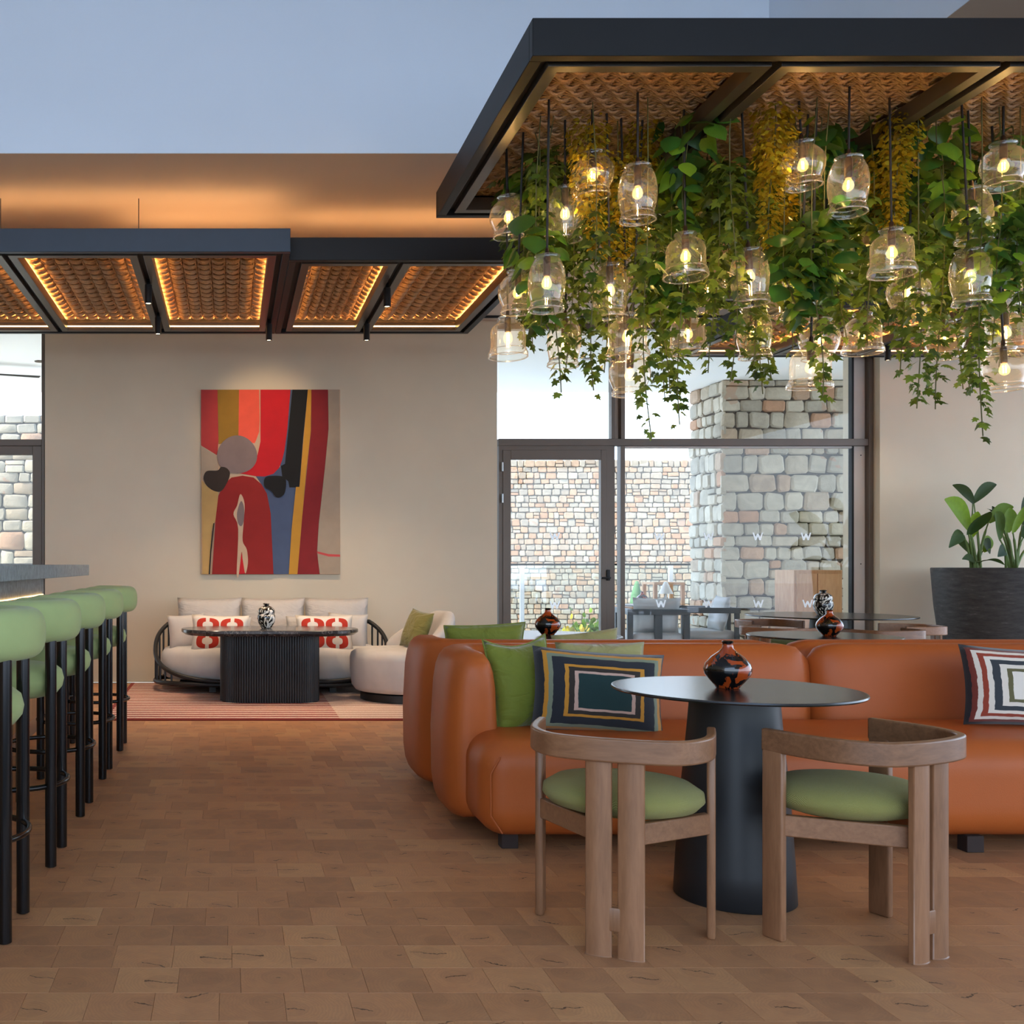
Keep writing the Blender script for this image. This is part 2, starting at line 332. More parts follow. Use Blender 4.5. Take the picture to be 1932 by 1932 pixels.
# rug stripes
t = NT('striped_rug'); co = t.coord('Object'); sp = t.n('ShaderNodeSeparateXYZ', None, Vector=co)
nz = t.noise(co, 9, 3); st = t.math('FRACT', t.math('ADD', t.math('MULTIPLY', sp.outputs['Y'], 9.6), t.math('MULTIPLY', nz, .14)))
red = t.ramp(t.noise(co, 60, 2), [(.3, S(120, 40, 34)), (.7, S(160, 72, 60))]); cream = t.ramp(t.noise(co, 80, 2), [(.3, S(206, 182, 164)), (.7, S(238, 220, 202))])
pale = t.math('GREATER_THAN', sp.outputs['X'], .83)
red = t.mix(t.math('MULTIPLY', pale, .45), red, cream)
edge = t.math('MAXIMUM', t.math('LESS_THAN', sp.outputs['Y'], 7.845), t.math('LESS_THAN', sp.outputs['X'], -.945))
c = t.mix(t.math('LESS_THAN', st, .58), cream, red); c = t.mix(edge, c, (*S(128, 44, 36), 1))
M['rug'] = t.done(t.pbr(c, .95, 0, t.bump(st, .3, .004)))
# printed cushions
def bands(name, els, cx=0, cy=0, ax=1.0, ay=1.0):
    t = NT(name); uv = t.n('ShaderNodeUVMap', {'uv_map': 'blk'}).outputs[0]; sp = t.n('ShaderNodeSeparateXYZ', None, Vector=uv)
    nz = t.math('MULTIPLY', t.math('SUBTRACT', t.noise(uv, 4, 2), .5), .05)
    d_ = t.math('MAXIMUM', t.math('MULTIPLY', t.math('ABSOLUTE', t.math('SUBTRACT', sp.outputs['X'], cx)), ax), t.math('MULTIPLY', t.math('ABSOLUTE', t.math('SUBTRACT', sp.outputs['Y'], cy)), ay))
    c = t.ramp(t.math('ADD', d_, nz), els, 'CONSTANT')
    return t.done(t.pbr(c, .9, 0, t.bump(t.noise(t.coord('Object'), 300, 2), .2, .002), Sheen_Weight=.2))
navy, gold_, sage, pink, teal, brown = S(26, 30, 38), S(186, 128, 38), S(118, 126, 104), S(190, 156, 140), S(14, 46, 46), S(44, 36, 30)
M['print_teal'] = bands('nested_print', [(0, teal), (.40, pink), (.46, brown), (.55, gold_), (.61, navy), (.79, sage), (.86, gold_), (.925, navy)], .05, -.03, 1.0, .98)
M['print_white'] = bands('white_nested_print', [(0, S(220, 212, 200)), (.34, S(92, 88, 56)), (.42, S(214, 204, 190)), (.52, S(46, 52, 58)), (.64, S(216, 206, 192)), (.72, S(140, 54, 34)), (.80, S(214, 204, 190)), (.87, S(112, 46, 36)), (.93, S(24, 26, 34))])
t = NT('red_motif'); uv = t.n('ShaderNodeUVMap', {'uv_map': 'blk'}).outputs[0]; sp = t.n('ShaderNodeSeparateXYZ', None, Vector=uv)
def fold(s_, k): return t.math('SUBTRACT', t.math('MULTIPLY', t.math('FRACT', t.math('ADD', t.math('MULTIPLY', s_, .5*k), .5 if k == 1 else 0.0)), 2), 1)
uu = t.math('MULTIPLY', sp.outputs['X'], 1.16); vv = t.math('MULTIPLY', sp.outputs['Y'], 1.16)
lx, ly = fold(uu, 2), fold(vv, 2)
rr = t.math('SQRT', t.math('ADD', t.math('POWER', t.math('ABSOLUTE', lx), 2.6), t.math('POWER', t.math('ABSOLUTE', ly), 2.6)))
msk = t.math('MULTIPLY', t.math('MULTIPLY', t.math('GREATER_THAN', rr, .34), t.math('LESS_THAN', rr, .93)), t.math('GREATER_THAN', t.math('ABSOLUTE', lx), .15))
ins = t.math('MULTIPLY', t.math('LESS_THAN', t.math('ABSOLUTE', uu), 1), t.math('LESS_THAN', t.math('ABSOLUTE', vv), 1))
M['print_red'] = t.done(t.pbr(t.mix(t.math('MULTIPLY', msk, ins), (*S(212, 204, 194), 1), (*S(176, 44, 26), 1)), .9, 0, t.bump(t.noise(t.coord('Object'), 300, 2), .2, .002)))
for k_, c_ in dict(pinkred=(176, 56, 54), goldb=(150, 110, 34), coral=(232, 88, 66), red=(196, 22, 32), blue=(74, 88, 116), black=(16, 15, 15), gold=(196, 140, 46),
                   dred=(134, 28, 32), greige=(168, 148, 126), pink=(204, 76, 74), mauve=(128, 110, 106), arch=(146, 30, 26), brown=(52, 40, 32), tan=(200, 170, 140), tang=(190, 152, 92)).items():
    M['art_'+k_] = fabric('tufted_'+k_, S(*c_), 160, .08, .95, .4, .2)

# ------------------------------------------------------------------ the setting
def struct(name, mb, mat, parent=None, bev=0):
    o = mb.build(name, mat, parent, 30, bev)
    if parent is None: o['kind'] = 'structure'
    return o
WB = 10.37; CE = 3.63
floor = struct('floor', MB().box(-6, 10, -5.5, 10.45, -.2, -.014), M['joint_wood'])
struct('wall_back', MB().box(-1.861, 2.675, WB, 10.76, 0, CE), M['plaster'])
struct('wall_back', MB().box(6.515, 10, WB, 10.76, 0, CE), M['plaster'])
struct('wall_back', MB().box(-6, -4.0, WB, 10.76, 0, CE), M['plaster'])
struct('wall_left', MB().box(-6.2, -6, -5.5, 10.76, -.014, 6.1), M['plaster'])
struct('ceiling', MB().box(-6, 10, 6.162, 10.76, CE, CE+.2), M['ceil'])
struct('ceiling', MB().box(3.212, 10, -5.5, 6.36, CE, CE+.2), M['ceil'])
struct('ceiling', MB().box(-6, 3.41, -5.5, 6.36, 6.0, 6.2), M['white'])
struct('wall_bulkhead', MB().box(-6, 3.41, 6.16, 6.36, CE+.001, 6.0), M['white'])
struct('wall_bulkhead', MB().box(3.21, 3.41, -5.5, 6.16, CE+.001, 6.0), M['white'])
struct('baseboard_back', MB().box(-1.861, 2.675, WB-.012, WB, 0, .012), M['plaster'])
struct('trim_1', MB().box(2.5, 6.5, 10.17, 10.20, CE-.02, CE), M['black_metal'])

# floor blocks: end-grain oak, 177 mm square
BS = .1765; gap = .0007
def block_geo(cx, cy, mbv, mbf):
    b = len(mbv); h = BS/2-gap/2; e = .0004
    for hh, z in ((h, -.0145), (h, -.0006), (h-e, 0)):
        for sx_, sy_ in ((-1,-1),(1,-1),(1,1),(-1,1)): mbv.append((cx+sx_*hh, cy+sy_*hh, z))
    f = [(8, 9, 10, 11)]
    for l in (0, 4):
        for k in range(4): f.append((l+k, l+(k+1) % 4, l+4+(k+1) % 4, l+4+k))
    mbf += [tuple(i+b for i in q) for q in f]
def block_mesh(cells, name):
    v, f, uv, A1, A2, A3 = [], [], [], [], [], []
    for cx, cy in cells:
        b = len(v); nf = len(f); block_geo(cx, cy, v, f)
        a, bq, cq = R.random(), R.random(), R.random()
        for q in f[nf:]:
            A1.append(a); A2.append(bq); A3.append(cq)
            for i in q: uv.append(((v[i][0]-cx)/(BS/2), (v[i][1]-cy)/(BS/2)))
    me = bpy.data.meshes.new(name); me.from_pydata(v, [], f); me.update()
    L = me.uv_layers.new(name='blk'); L.data.foreach_set('uv', np.array(uv, dtype=np.float32).ravel())
    fattr(me, 'rnd', A1); fattr(me, 'rnd2', A2); fattr(me, 'rnd3', A3); me.materials.append(M['floor'])
    return me
variants = [block_mesh([(0, 0)], 'wood_block') for _ in range(48)]
cells = []
for j in range(int((10.36-1.6)/BS)):
    y = 1.7+j*BS; offx = (R.random()-.5)*BS if j % 1 == 0 else 0
    for i in range(-24, 60):
        x = i*BS+offx
        if -4.3 < x < 9.5: cells.append((x, y))
vis = [(x, y) for x, y in cells if y > 2.62 and -435/F*y-.05 < x < 1497/F*y+.05]
hide = lambda x, y: (x > 1.1 and 4.3 < y < 6.0)
vis = sorted([q for q in vis if not hide(*q)], key=lambda q: q[1])[:296]
vset = set(vis)
for x, y in vis:
    o = bpy.data.objects.new('wood_block', R.choice(variants)); COL.objects.link(o); o.parent = floor
    o.location = (x, y, 0); o.rotation_euler = (0, 0, R.choice((0, PI)))
fo = link('wood_block', block_mesh([q for q in cells if q not in vset], 'wood_block'), floor); fo['kind'] = 'stuff'
struct('ground', MB().box(-40, 40, 16.6, 60, -1.7, -1.5), M['ground'])
struct('ground', MB().box(-60, 60, -60, -5.5, -.5, -.3), M['ground'])
struct('ground', MB().box(10.2, 60, -5.5, 10.7, -.5, -.3), M['ground'])
struct('terrace_floor', MB().box(-8, 16, 10.76, 16.6, -.2, 0), M['terrace'])
struct('terrace_soffit', MB().box(-8, 16, 10.76, 14.72, CE, CE+.2), M['soffit'])

# ---- masonry
def masonry(x0, x1, z0, z1, hh=(.12, .24), ww=(.14, .32), g=.012):
    out = []; z = z0
    while z < z1-.05:
        h = R.uniform(*hh); h = min(h, z1-z)
        if z1-z-h < .06: h = z1-z
        x = x0
        while x < x1-.01:
            w_ = R.uniform(*ww)
            if x1-x-w_ < ww[0]*.6: w_ = x1-x
            if R.random() < .2 and h > hh[0]*1.4:
                k = R.uniform(.35, .65); out.append((x, x+w_, z, z+h*k)); out.append((x, x+w_, z+h*k, z+h))
            else: out.append((x, x+w_, z, z+h))
            x += w_
        z += h
    return [(a+g/2, b-g/2, c+g/2, d-g/2) for a, b, c, d in out]
def stone_geo(r, depth=.05):
    a, b, c, d = r; w_, h = b-a, d-c; j = lambda s_: R.uniform(-.5, .5)*s_*min(w_, h)
    cq = .16*min(w_, h)
    out = [(a+cq, c), (b-cq, c), (b, c+cq), (b, d-cq), (b-cq, d), (a+cq, d), (a, d-cq), (a, c+cq)]
    out = [(x+j(.13), z+j(.13)) for x, z in out]; mx, mz = (a+b)/2, (c+d)/2
    dp = depth*R.uniform(.7, 1.25)
    v = [(x, 0, z) for x, z in out]+[(x, -dp*.6, z) for x, z in out]+[(mx+(x-mx)*.82, -dp-abs(j(.05)), mz+(z-mz)*.82) for x, z in out]
    f = []
    for l in (0, 8):
        for k in range(8): f.append((l+k, l+(k+1) % 8, l+8+(k+1) % 8, l+8+k))
    f.append(tuple(range(16, 24)))
    return v, f
def lay(parent, rects, mat, xf, nmax=300, depth=.05, key=None):
    rects = sorted(rects, key=key) if key else rects
    single, rest = rects[:nmax], rects[nmax:]
    for r in single:
        v, f = stone_geo(r, depth); cx, cz = (r[0]+r[1])/2, (r[2]+r[3])/2
        me = bpy.data.meshes.new('stone'); me.from_pydata([tuple(xf(Vector(p))) for p in v], [], f); me.update(); me.shade_smooth(); me.set_sharp_from_angle(angle=.6)
        fattr(me, 'rnd', [R.random()]*len(f)); link('stone', me, parent, mat)
    if rest:
        V, Fc, A_ = [], [], []
        for r in rest:
            v, f = stone_geo(r, depth); b = len(V); V += [tuple(xf(Vector(p))) for p in v]; Fc += [tuple(i+b for i in q) for q in f]; A_ += [R.random()]*len(f)
        me = bpy.data.meshes.new('stone'); me.from_pydata(V, [], Fc); me.update(); me.shade_smooth(); me.set_sharp_from_angle(angle=.6); fattr(me, 'rnd', A_)
        o = link('stone', me, parent, mat); o['kind'] = 'stuff'
PX, PY0, PY1 = 6.52, 13.70, 14.70
pil = struct('stone_pillar', MB().box(PX+.05, 8.9, PY0+.05, PY1, 0, CE), M['mortar'])
lay(pil, masonry(PX, 8.9, 0, CE, (.14, .26), (.15, .37)), M['stone'], lambda p: Vector((p.x, PY0+.05+p.y, p.z)))
lay(pil, masonry(PY0, PY1, 0, CE, (.14, .26), (.14, .32)), M['stone'], lambda p: Vector((PX+.05+p.y, PY1+PY0-p.x, p.z)))
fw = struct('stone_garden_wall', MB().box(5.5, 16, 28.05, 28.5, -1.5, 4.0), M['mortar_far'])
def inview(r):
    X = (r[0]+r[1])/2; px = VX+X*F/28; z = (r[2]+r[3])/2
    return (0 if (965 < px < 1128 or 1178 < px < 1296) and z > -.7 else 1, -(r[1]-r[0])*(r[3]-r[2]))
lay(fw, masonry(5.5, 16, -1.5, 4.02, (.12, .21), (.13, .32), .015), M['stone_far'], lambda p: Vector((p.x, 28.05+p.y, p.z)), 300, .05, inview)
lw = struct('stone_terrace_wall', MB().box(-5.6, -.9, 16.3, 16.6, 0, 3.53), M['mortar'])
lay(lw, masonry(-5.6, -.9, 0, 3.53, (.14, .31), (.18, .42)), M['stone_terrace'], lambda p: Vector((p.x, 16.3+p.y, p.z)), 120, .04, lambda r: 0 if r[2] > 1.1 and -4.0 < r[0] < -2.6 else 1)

# ---- windows and doors in the back wall
def w_decal(cx, cz, Y, parent, wd=.108, h=.078):
    s_ = wd/1.0; P = [(-.5, .5), (-.36, .5), (-.22, -.08), (-.07, .36), (.07, .36), (.22, -.08), (.36, .5), (.5, .5), (.28, -.5), (.15, -.5), (0, -.02), (-.15, -.5), (-.28, -.5)]
    return MB().prism([(cx+x*wd, cz+z*h) for x, z in P], Y, Y-.002).build('logo_decal', M['decal'], parent, 0)
FY = 10.54
win = empty('window_1', (0, 0, 0), kind='structure')
px = lambda x, Y=FY: (x-VX)/F*Y
pz = lambda y, Y=FY: EYE-(y-VY)/F*Y
def bx(name, x0, x1, y0, y1, z0, z1, mat, par, bev=.003): return MB().box(x0, x1, y0, y1, z0, z1).build(name, M[mat], par, 30, bev)
bx('mullion', px(1152), px(1158), FY-.03, FY+.06, 0, CE, 'frame', win); bx('mullion', px(1158), px(1168), FY+.02, FY+.06, pz(830), CE, 'frame_light', win)
bx('mullion', px(1168), px(1176), FY-.05, FY+.06, 0, CE, 'frame', win)
bx('transom', px(938), px(1632), FY-.06, FY+.04, pz(842), pz(829), 'frame', win)
bx('glazing_bead', px(1176), px(1608), FY-.01, FY+.03, pz(846), pz(842), 'frame_light', win)
bx('head', px(938), px(1640), FY-.03, FY+.06, pz(622), CE, 'frame', win)
bx('jamb', px(1632), px(1640), FY-.07, FY+.06, 0, CE, 'frame', win); bx('jamb', px(1610), px(1632), FY+.0, FY+.06, 0, CE, 'frame_light', win)
bx('jamb', px(1606), px(1610), FY-.01, FY+.05, 0, CE, 'dark_gap', win, 0)
MB().box(6.376, 6.515, FY+.06, 10.76, 0, CE).build('reveal', M['plaster'], win, 30)
bx('sill', px(1176), px(1606), FY-.03, FY+.06, 0, .05, 'frame', win)
bx('pane', px(1176), px(1606), FY+.015, FY+.021, .05, pz(846), 'pane', win, 0); bx('pane', px(1176), px(1606), FY+.015, FY+.021, pz(829), pz(622), 'pane', win, 0)
bx('pane', px(942), px(1152), FY+.015, FY+.021, pz(829), pz(622), 'pane', win, 0)
for x, y in ((1245, 1012), (1338, 1012), (1431, 1012), (1522, 1012), (1248, 1139), (1338, 1139), (1432, 1139), (1525, 1139)):
    w_decal(px(x), pz(y), FY+.014, win)
for y in (859, 1064): MB().lathe([(.006, 0), (.006, .004)], 10).build('screw_cap', M['dark_gap'], win).matrix_local = Matrix.Translation((px(1624), FY, pz(y))) @ Matrix.Rotation(PI/2, 4, 'X')
door = empty('door_1', (0, 0, 0), kind='structure')
MB().add([(px(a), y_, z) for a, z in ((939, 0), (939, pz(842)), (1152, pz(842)), (1152, 0), (1141, 0), (1141, pz(850)), (946, pz(850)), (946, 0)) for y_ in (FY-.05, FY+.05)],
         [(0,2,12,14),(2,4,10,12),(4,6,8,10),(1,15,13,3),(3,13,11,5),(5,11,9,7),(0,1,3,2),(2,3,5,4),(4,5,7,6),(14,12,13,15),(12,10,11,13),(10,8,9,11)]).build('door_frame', M['frame'], door, 30)
def leaf_frame(x0, x1, ztop, gx0, gx1, gz, par, Y0, Y1):
    bx('stile', x0, gx0, Y0, Y1, .01, ztop, 'frame', par); bx('stile', gx1, x1, Y0, Y1, .01, ztop, 'frame', par)
    bx('rail', gx0, gx1, Y0, Y1, gz, ztop, 'frame', par); bx('rail', gx0, gx1, Y0, Y1, .01, .10, 'frame', par)
    bx('pane', gx0, gx1, (Y0+Y1)/2, (Y0+Y1)/2+.006, .10, gz, 'pane', par, 0)
leaf_frame(px(946), px(1141), pz(850), px(961), px(1130), pz(868), door, FY-.06, FY+.01)
for y in (882, 941):
    h_ = MB().tube([(px(944), FY-.075, pz(y)-.045), (px(944), FY-.075, pz(y)+.045)], .013, 10).build('hinge', M['steel'], door)
for y in (1012, 1141): w_decal(px(1045), pz(y), FY-.027, door)
hp = MB().sbox(.018, .006, .055, .005, (px(1143), FY-.068, pz(1085)), 2, 2).build('handle_plate', M['black_metal'], door)
MB().tube([(px(1143), FY-.07, pz(1090)), (px(1143), FY-.125, pz(1090)), (px(1138), FY-.13, pz(1090)), (px(1126), FY-.13, pz(1090))], .009, 8).build('handle', M['black_metal'], hp)
win2 = empty('window_2', (0, 0, 0), kind='structure')
bx('jamb', px(80), px(85.5), FY-.05, FY+.06, 0, CE, 'frame', win2); bx('jamb', px(-310), px(-304), FY-.05, FY+.06, 0, CE, 'frame', win2)
bx('transom', px(-304), px(80), FY-.05, FY+.05, pz(842), pz(830), 'frame', win2); bx('head', px(-304), px(80), FY-.05, FY+.05, CE-.06, CE, 'frame', win2)
bx('pane', px(-304), px(80), FY, FY+.006, pz(830), CE-.06, 'pane', win2, 0); bx('pane', px(-304), px(-130), FY, FY+.006, .02, pz(842), 'pane', win2, 0)
bx('mullion', px(-134), px(-126), FY-.05, FY+.06, 0, pz(842), 'frame', win2)
door2 = empty('door_2', (0, 0, 0), kind='structure')
leaf_frame(px(-126), px(80), pz(842.5), px(-108), px(63), pz(859), door2, FY-.05, FY+.02)

# ------------------------------------------------------------------ canopies of rope panels
def rope_mesh(name, wd, dp, cx, cy, r, sides=5, dbl=False):
    """Fine: columns of bulging crescents between double cords. Big: rows of fanned bows tied by diagonal links."""
    V = []; Fc = []
    def tube(pts, rr):
        m_ = MB().tube(pts, rr, sides, False); b = len(V); V.extend(m_.v); Fc.extend(tuple(q+b for q in f) for f in m_.f)
    n = max(1, round(wd/cx)); cx = wd/n; m = max(1, round(dp/cy)); cy = dp/m
    if not dbl:
        for i in range(n):
            x0 = -wd/2+(i+.5)*cx
            for o in (-1, 1): tube([(x0+.5*cx+o*r*.8, -dp/2+dp*k/40, -.010-.006*math.sin(k*2.1+o)) for k in range(41)], r*.62)
            for j in range(m):
                yc = -dp/2+(j+.5)*cy
                for o in (-1, 0, 1):
                    tube([(x0+t_*.44*cx, yc+o*r*1.7*(1-.35*abs(t_))-.34*cy*(1-t_*t_)+.18*cy, -.004-.040*(1-t_*t_)**.8+.006*abs(o)) for t_ in (-1, -.75, -.4, 0, .4, .75, 1)], r)
    else:
        for j in range(m+1):
            yc = -dp/2+j*cy
            for i in range(n+1):
                x0 = -wd/2+i*cx+(.5*cx if j % 2 else 0)
                if x0 > wd/2: continue
                for o in (-1, 0, 1):
                    tube([(x0+t_*.5*cx, yc+o*(.006+.020*t_*t_)+.008*t_, -.012-.022*(1-abs(t_))) for t_ in (-1, -.6, -.2, .2, .6, 1)], r)
                for sg in (-1, 1):
                    for o in (-1, 1):
                        tube([(x0+sg*t_*.5*cx+o*r*.9, yc+t_*cy, -.006-.016*math.sin(PI*t_)) for t_ in (0, .35, .7, 1)], r*.85)
    m_ = MB(); m_.v, m_.f = V, Fc
    me = m_.mesh(name, 180); me.materials.append(M['rope']); return me
ropes = {'big': (rope_mesh('rope_panel', .80, 1.70, .088, .062, .0075, 5, True), .80, 1.70),
         'fine': (rope_mesh('rope_panel', .80, 2.20, .1, .128, .0115, 5), .80, 2.20)}
ZC, HC = 3.25, .155
def canopy(name, X0, X1, Y0, Y1, splits, rope, label, led=True, face='black_metal', wire=()):
    c = empty(name, ((X0+X1)/2, (Y0+Y1)/2, ZC), label=label, cat='canopy')
    T = Vector(((X0+X1)/2, (Y0+Y1)/2, ZC)); z0, z1 = 0, HC
    def rel(mb): mb.v = [tuple(Vector(p)-Vector((T.x, T.y, 0))) for p in mb.v]; return mb
    ow = .05
    for nm, b in (('front_beam', (X0, X1, Y0, Y0+ow)), ('outer_beam', (X0, X1, Y1-ow, Y1)), ('outer_beam', (X0, X0+ow, Y0+ow, Y1-ow)), ('outer_beam', (X1-ow, X1, Y0+ow, Y1-ow))):
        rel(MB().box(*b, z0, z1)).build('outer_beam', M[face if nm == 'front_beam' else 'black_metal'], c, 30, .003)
    rel(MB().ring(X0+ow, X1-ow, Y0+ow, Y1-ow, .04, .035, .05)).build('shadow_gap', M['dark_gap'], c, 30)
    bk = rel(MB().box(X0+.01, X1-.01, Y0+.01, Y1-.01, .143, .150)).build('backing_board', M['rope'], c, 30)
    ed = [X0+ow+.04]+[q for s_ in splits for q in (s_-.02, s_+.02)]+[X1-ow-.04]
    for s_ in splits: rel(MB().box(s_-.02, s_+.02, Y0+.09, Y1-.09, .035, .05)).build('shadow_gap', M['dark_gap'], c, 30)
    me, rw, rd = ropes[rope]
    for k in range(0, len(ed), 2):
        a, b = ed[k], ed[k+1]; ya, yb = Y0+.09, Y1-.09; fw_ = .055
        rel(MB().ring(a, b, ya, yb, fw_, 0, .075)).build('cell_frame', M['flange'], c, 30, .002)
        o = link('rope_panel', me, c); o['kind'] = 'stuff'
        o.location = ((a+b)/2-T.x, (ya+yb)/2-T.y, .130); o.scale = ((b-a-2*fw_+.05)/rw, (yb-ya-2*fw_+.05)/rd, 1)
        if led:
            i0, i1, j0, j1 = a+fw_, b-fw_, ya+fw_, yb-fw_
            for b_ in (((i0, i1, j1-.006, j1-.001, .030, .040), (i0-.040, i0-.026, j0, j1-.01, .0752, .0765), (i1+.026, i1+.040, j0, j1-.01, .0752, .0765), (i0, i1, j1+.020, j1+.034, .0752, .0765), (i0, i1, j0-.034, j0-.020, .0752, .0765))[4 if rope == 'big' else 0:]):
                rel(MB().box(*b_)).build('led_strip', M['led' if b_[4] < .05 else 'led_edge'], c, 30)
    def wires(xs, y):
        for x in xs: rel(MB().tube([(x, y, HC), (x, y, CE-ZC)], .003, 6)).build('suspension_wire', M['cord'], c)
    wires(wire, Y0+.08); wires([X0+.3, X1-.3], Y1-.1)
    return c
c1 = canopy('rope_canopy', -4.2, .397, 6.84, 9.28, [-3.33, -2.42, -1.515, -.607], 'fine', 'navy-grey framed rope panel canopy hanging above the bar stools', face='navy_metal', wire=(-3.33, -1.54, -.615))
c2 = canopy('rope_canopy', .40, 2.13, 7.03, 9.28, [1.17], 'fine', 'black framed rope panel canopy above the grey sofa and red artwork')
c3 = canopy('rope_canopy', 4.4, 9.2, 8.25, 10.33, [5.36, 6.19, 7.02, 7.85], 'fine', 'rope panel canopy close against the tall window, behind the glass lamps')
c3b = canopy('rope_canopy', 2.95, 4.3, 6.5, 8.2, [], 'fine', 'single panel rope canopy seen through the ivy in front of the window', led=False)
pl = canopy('plant_canopy', 1.229, 5.15, 4.205, 6.18, [2.27, 3.22, 4.17], 'big', 'large black framed rope canopy carrying vines and glass lamps over the orange sofa')
for c, xs, y in ((c1, (-4.1, .38), 6.72), (c2, (-.0, 2.1), 7.28)):
    pass
def upstrip(c, x0, x1, y0, y1, z):
    MB().box(x0-c.location.x, x1-c.location.x, y0-c.location.y, y1-c.location.y, z-ZC, z-ZC+.006).build('uplight_strip', M['upled'], c, 30)
upstrip(c1, -4.1, .36, 6.90, 6.915, ZC+HC+.005); upstrip(c2, .45, 2.10, 7.30, 7.315, ZC+HC+.005); upstrip(c1, -.75, .35, 7.30, 7.315, ZC+HC+.005)
def spot(pxx, pyb, x, label, watt=42, tilt=0.2):
    Y = (ZC+.035-EYE-.16)*F/(VY-pyb); Y = min(Y, 9.2)
    s_ = empty('track_spotlight', (x if x is not None else px(pxx, Y), Y, ZC+.035), label=label, cat='spotlight', group='spotlights under the rope canopies')
    MB().tube([(0, 0, 0), (0, 0, -.04)], .012, 8).build('mount', M['black_metal'], s_)
    MB().lathe([(.026, -.04), (.027, -.045), (.027, -.18), (.022, -.18), (.022, -.172)], 18, cap1=False).build('lamp_body', M['black_metal'], s_)
    MB().lathe([(.0215, -.174), (.0215, -.172)], 16).build('lens', M['lens'], s_)
    l_ = bpy.data.lights.new('spot_beam', 'SPOT'); lo_ = bpy.data.objects.new('spot_beam', l_); COL.objects.link(lo_); lo_.parent = s_; lo_.location = (0, 0, -.19)
    l_.energy = watt; l_.color = (1, .76, .52); l_.spot_size = math.radians(84); l_.spot_blend = 1.0; l_.shadow_soft_size = .05
    lo_.rotation_euler = (tilt, 0, 0)
    return s_
spot(272, 568, -.607, 'black cylinder spotlight on the front rail between the two left rope panels')
spot(292, 626, -.607, 'black cylinder spotlight at the wall end of the rail between the two left rope panels')
s3 = spot(503, 638, .33, 'black cylinder spotlight at the corner where the two rope canopies meet')
spot(733, 574, 1.17, 'black cylinder spotlight on the middle rail of the canopy above the artwork')
spot(694, 638, 1.17, 'black cylinder spotlight at the wall end of the rail above the grey sofa')
s_ = spot(1660, 680, None, 'black cylinder spotlight in front of the window top corner near the planter', 8); s_.location = (6.2, 9.75, ZC+.035)
sl = bpy.data.lights.new('artwork_spot', 'SPOT'); so = bpy.data.objects.new('artwork_spot', sl); COL.objects.link(so)
so.location = (.33, 9.0, 3.0); sl.energy = 16; sl.color = (1, .72, .42); sl.spot_size = math.radians(62); sl.spot_blend = .8; sl.shadow_soft_size = .03
so.rotation_euler = (Vector((.35, 10.37, 2.5))-so.location).to_track_quat('-Z', 'Y').to_euler()

# ------------------------------------------------------------------ glass pendant lamps
PROF = {'barrel': (.255, [(.20,0),(.235,.015),(.235,.035),(.205,.06),(.25,.11),(.30,.22),(.33,.38),(.335,.52),(.32,.68),(.29,.82),(.275,.88),(.29,.91),(.315,.945),(.31,1.0)]),
        'globe': (.212, [(.22,0),(.27,.02),(.27,.05),(.235,.085),(.25,.14),(.34,.21),(.43,.34),(.46,.48),(.445,.62),(.39,.76),(.34,.86),(.335,.885),(.375,.93),(.365,1.0)]),
        'cloche': (.212, [(.20,0),(.24,.02),(.24,.05),(.205,.085),(.22,.13),(.30,.19),(.385,.27),(.415,.36),(.42,.5),(.42,.76),(.435,.83),(.475,.90),(.485,.95),(.47,1.0)])}
DESC = {'barrel': 'tall barrel-shaped glass lamp', 'globe': 'round collared glass globe lamp', 'cloche': 'straight-sided bell jar glass lamp'}
protos = {}
def lamp_proto(kind):
    h, pr = PROF[kind]; s_ = empty('pendant_lamp', (0, 0, 0)); tag(s_, 'x', 'pendant lamp', 'clear glass pendants under the plant canopy')
    P = [(r*h, -t_*h) for r, t_ in pr]
    g = MB().lathe(P, 28, cap0=True, cap1=False).build('glass_shade', M['glass'], s_, 180)
    rr_ = P[-1][0]
    MB().tube([(rr_*math.cos(a), rr_*math.sin(a), -h) for a in [2*PI*k/28 for k in range(28)]], .0035, 6, closed=True).build('rim', M['rim'], g, 180)
    rr_ = P[-4][0]
    MB().tube([(rr_*math.cos(a), rr_*math.sin(a), P[-4][1]) for a in [2*PI*k/28 for k in range(28)]], .0022, 6, closed=True).build('neck_ring', M['rim'], g, 180)
    MB().lathe([(.006, .035), (.009, .03), (.010, .0), (.0165, -.01), (.0165, -.36*h), (.012, -.38*h)], 14).build('socket', M['bronze'], s_)
    bz = -.36*h; b = MB().lathe([(.010, bz), (.012, bz-.008), (.021, bz-.026), (.024, bz-.040), (.021, bz-.053), (.012, bz-.062), (.002, bz-.065)], 16, cap0=False).build('bulb', M['bulb'], s_, 180)
    for sx_ in (-1, 1): MB().tube([(sx_*.0055, 0, bz-.018), (sx_*.0055, 0, bz-.052)], .0019, 5).build('filament', M['fil'], b)
    return s_
for k in PROF: protos[k] = lamp_proto(k)
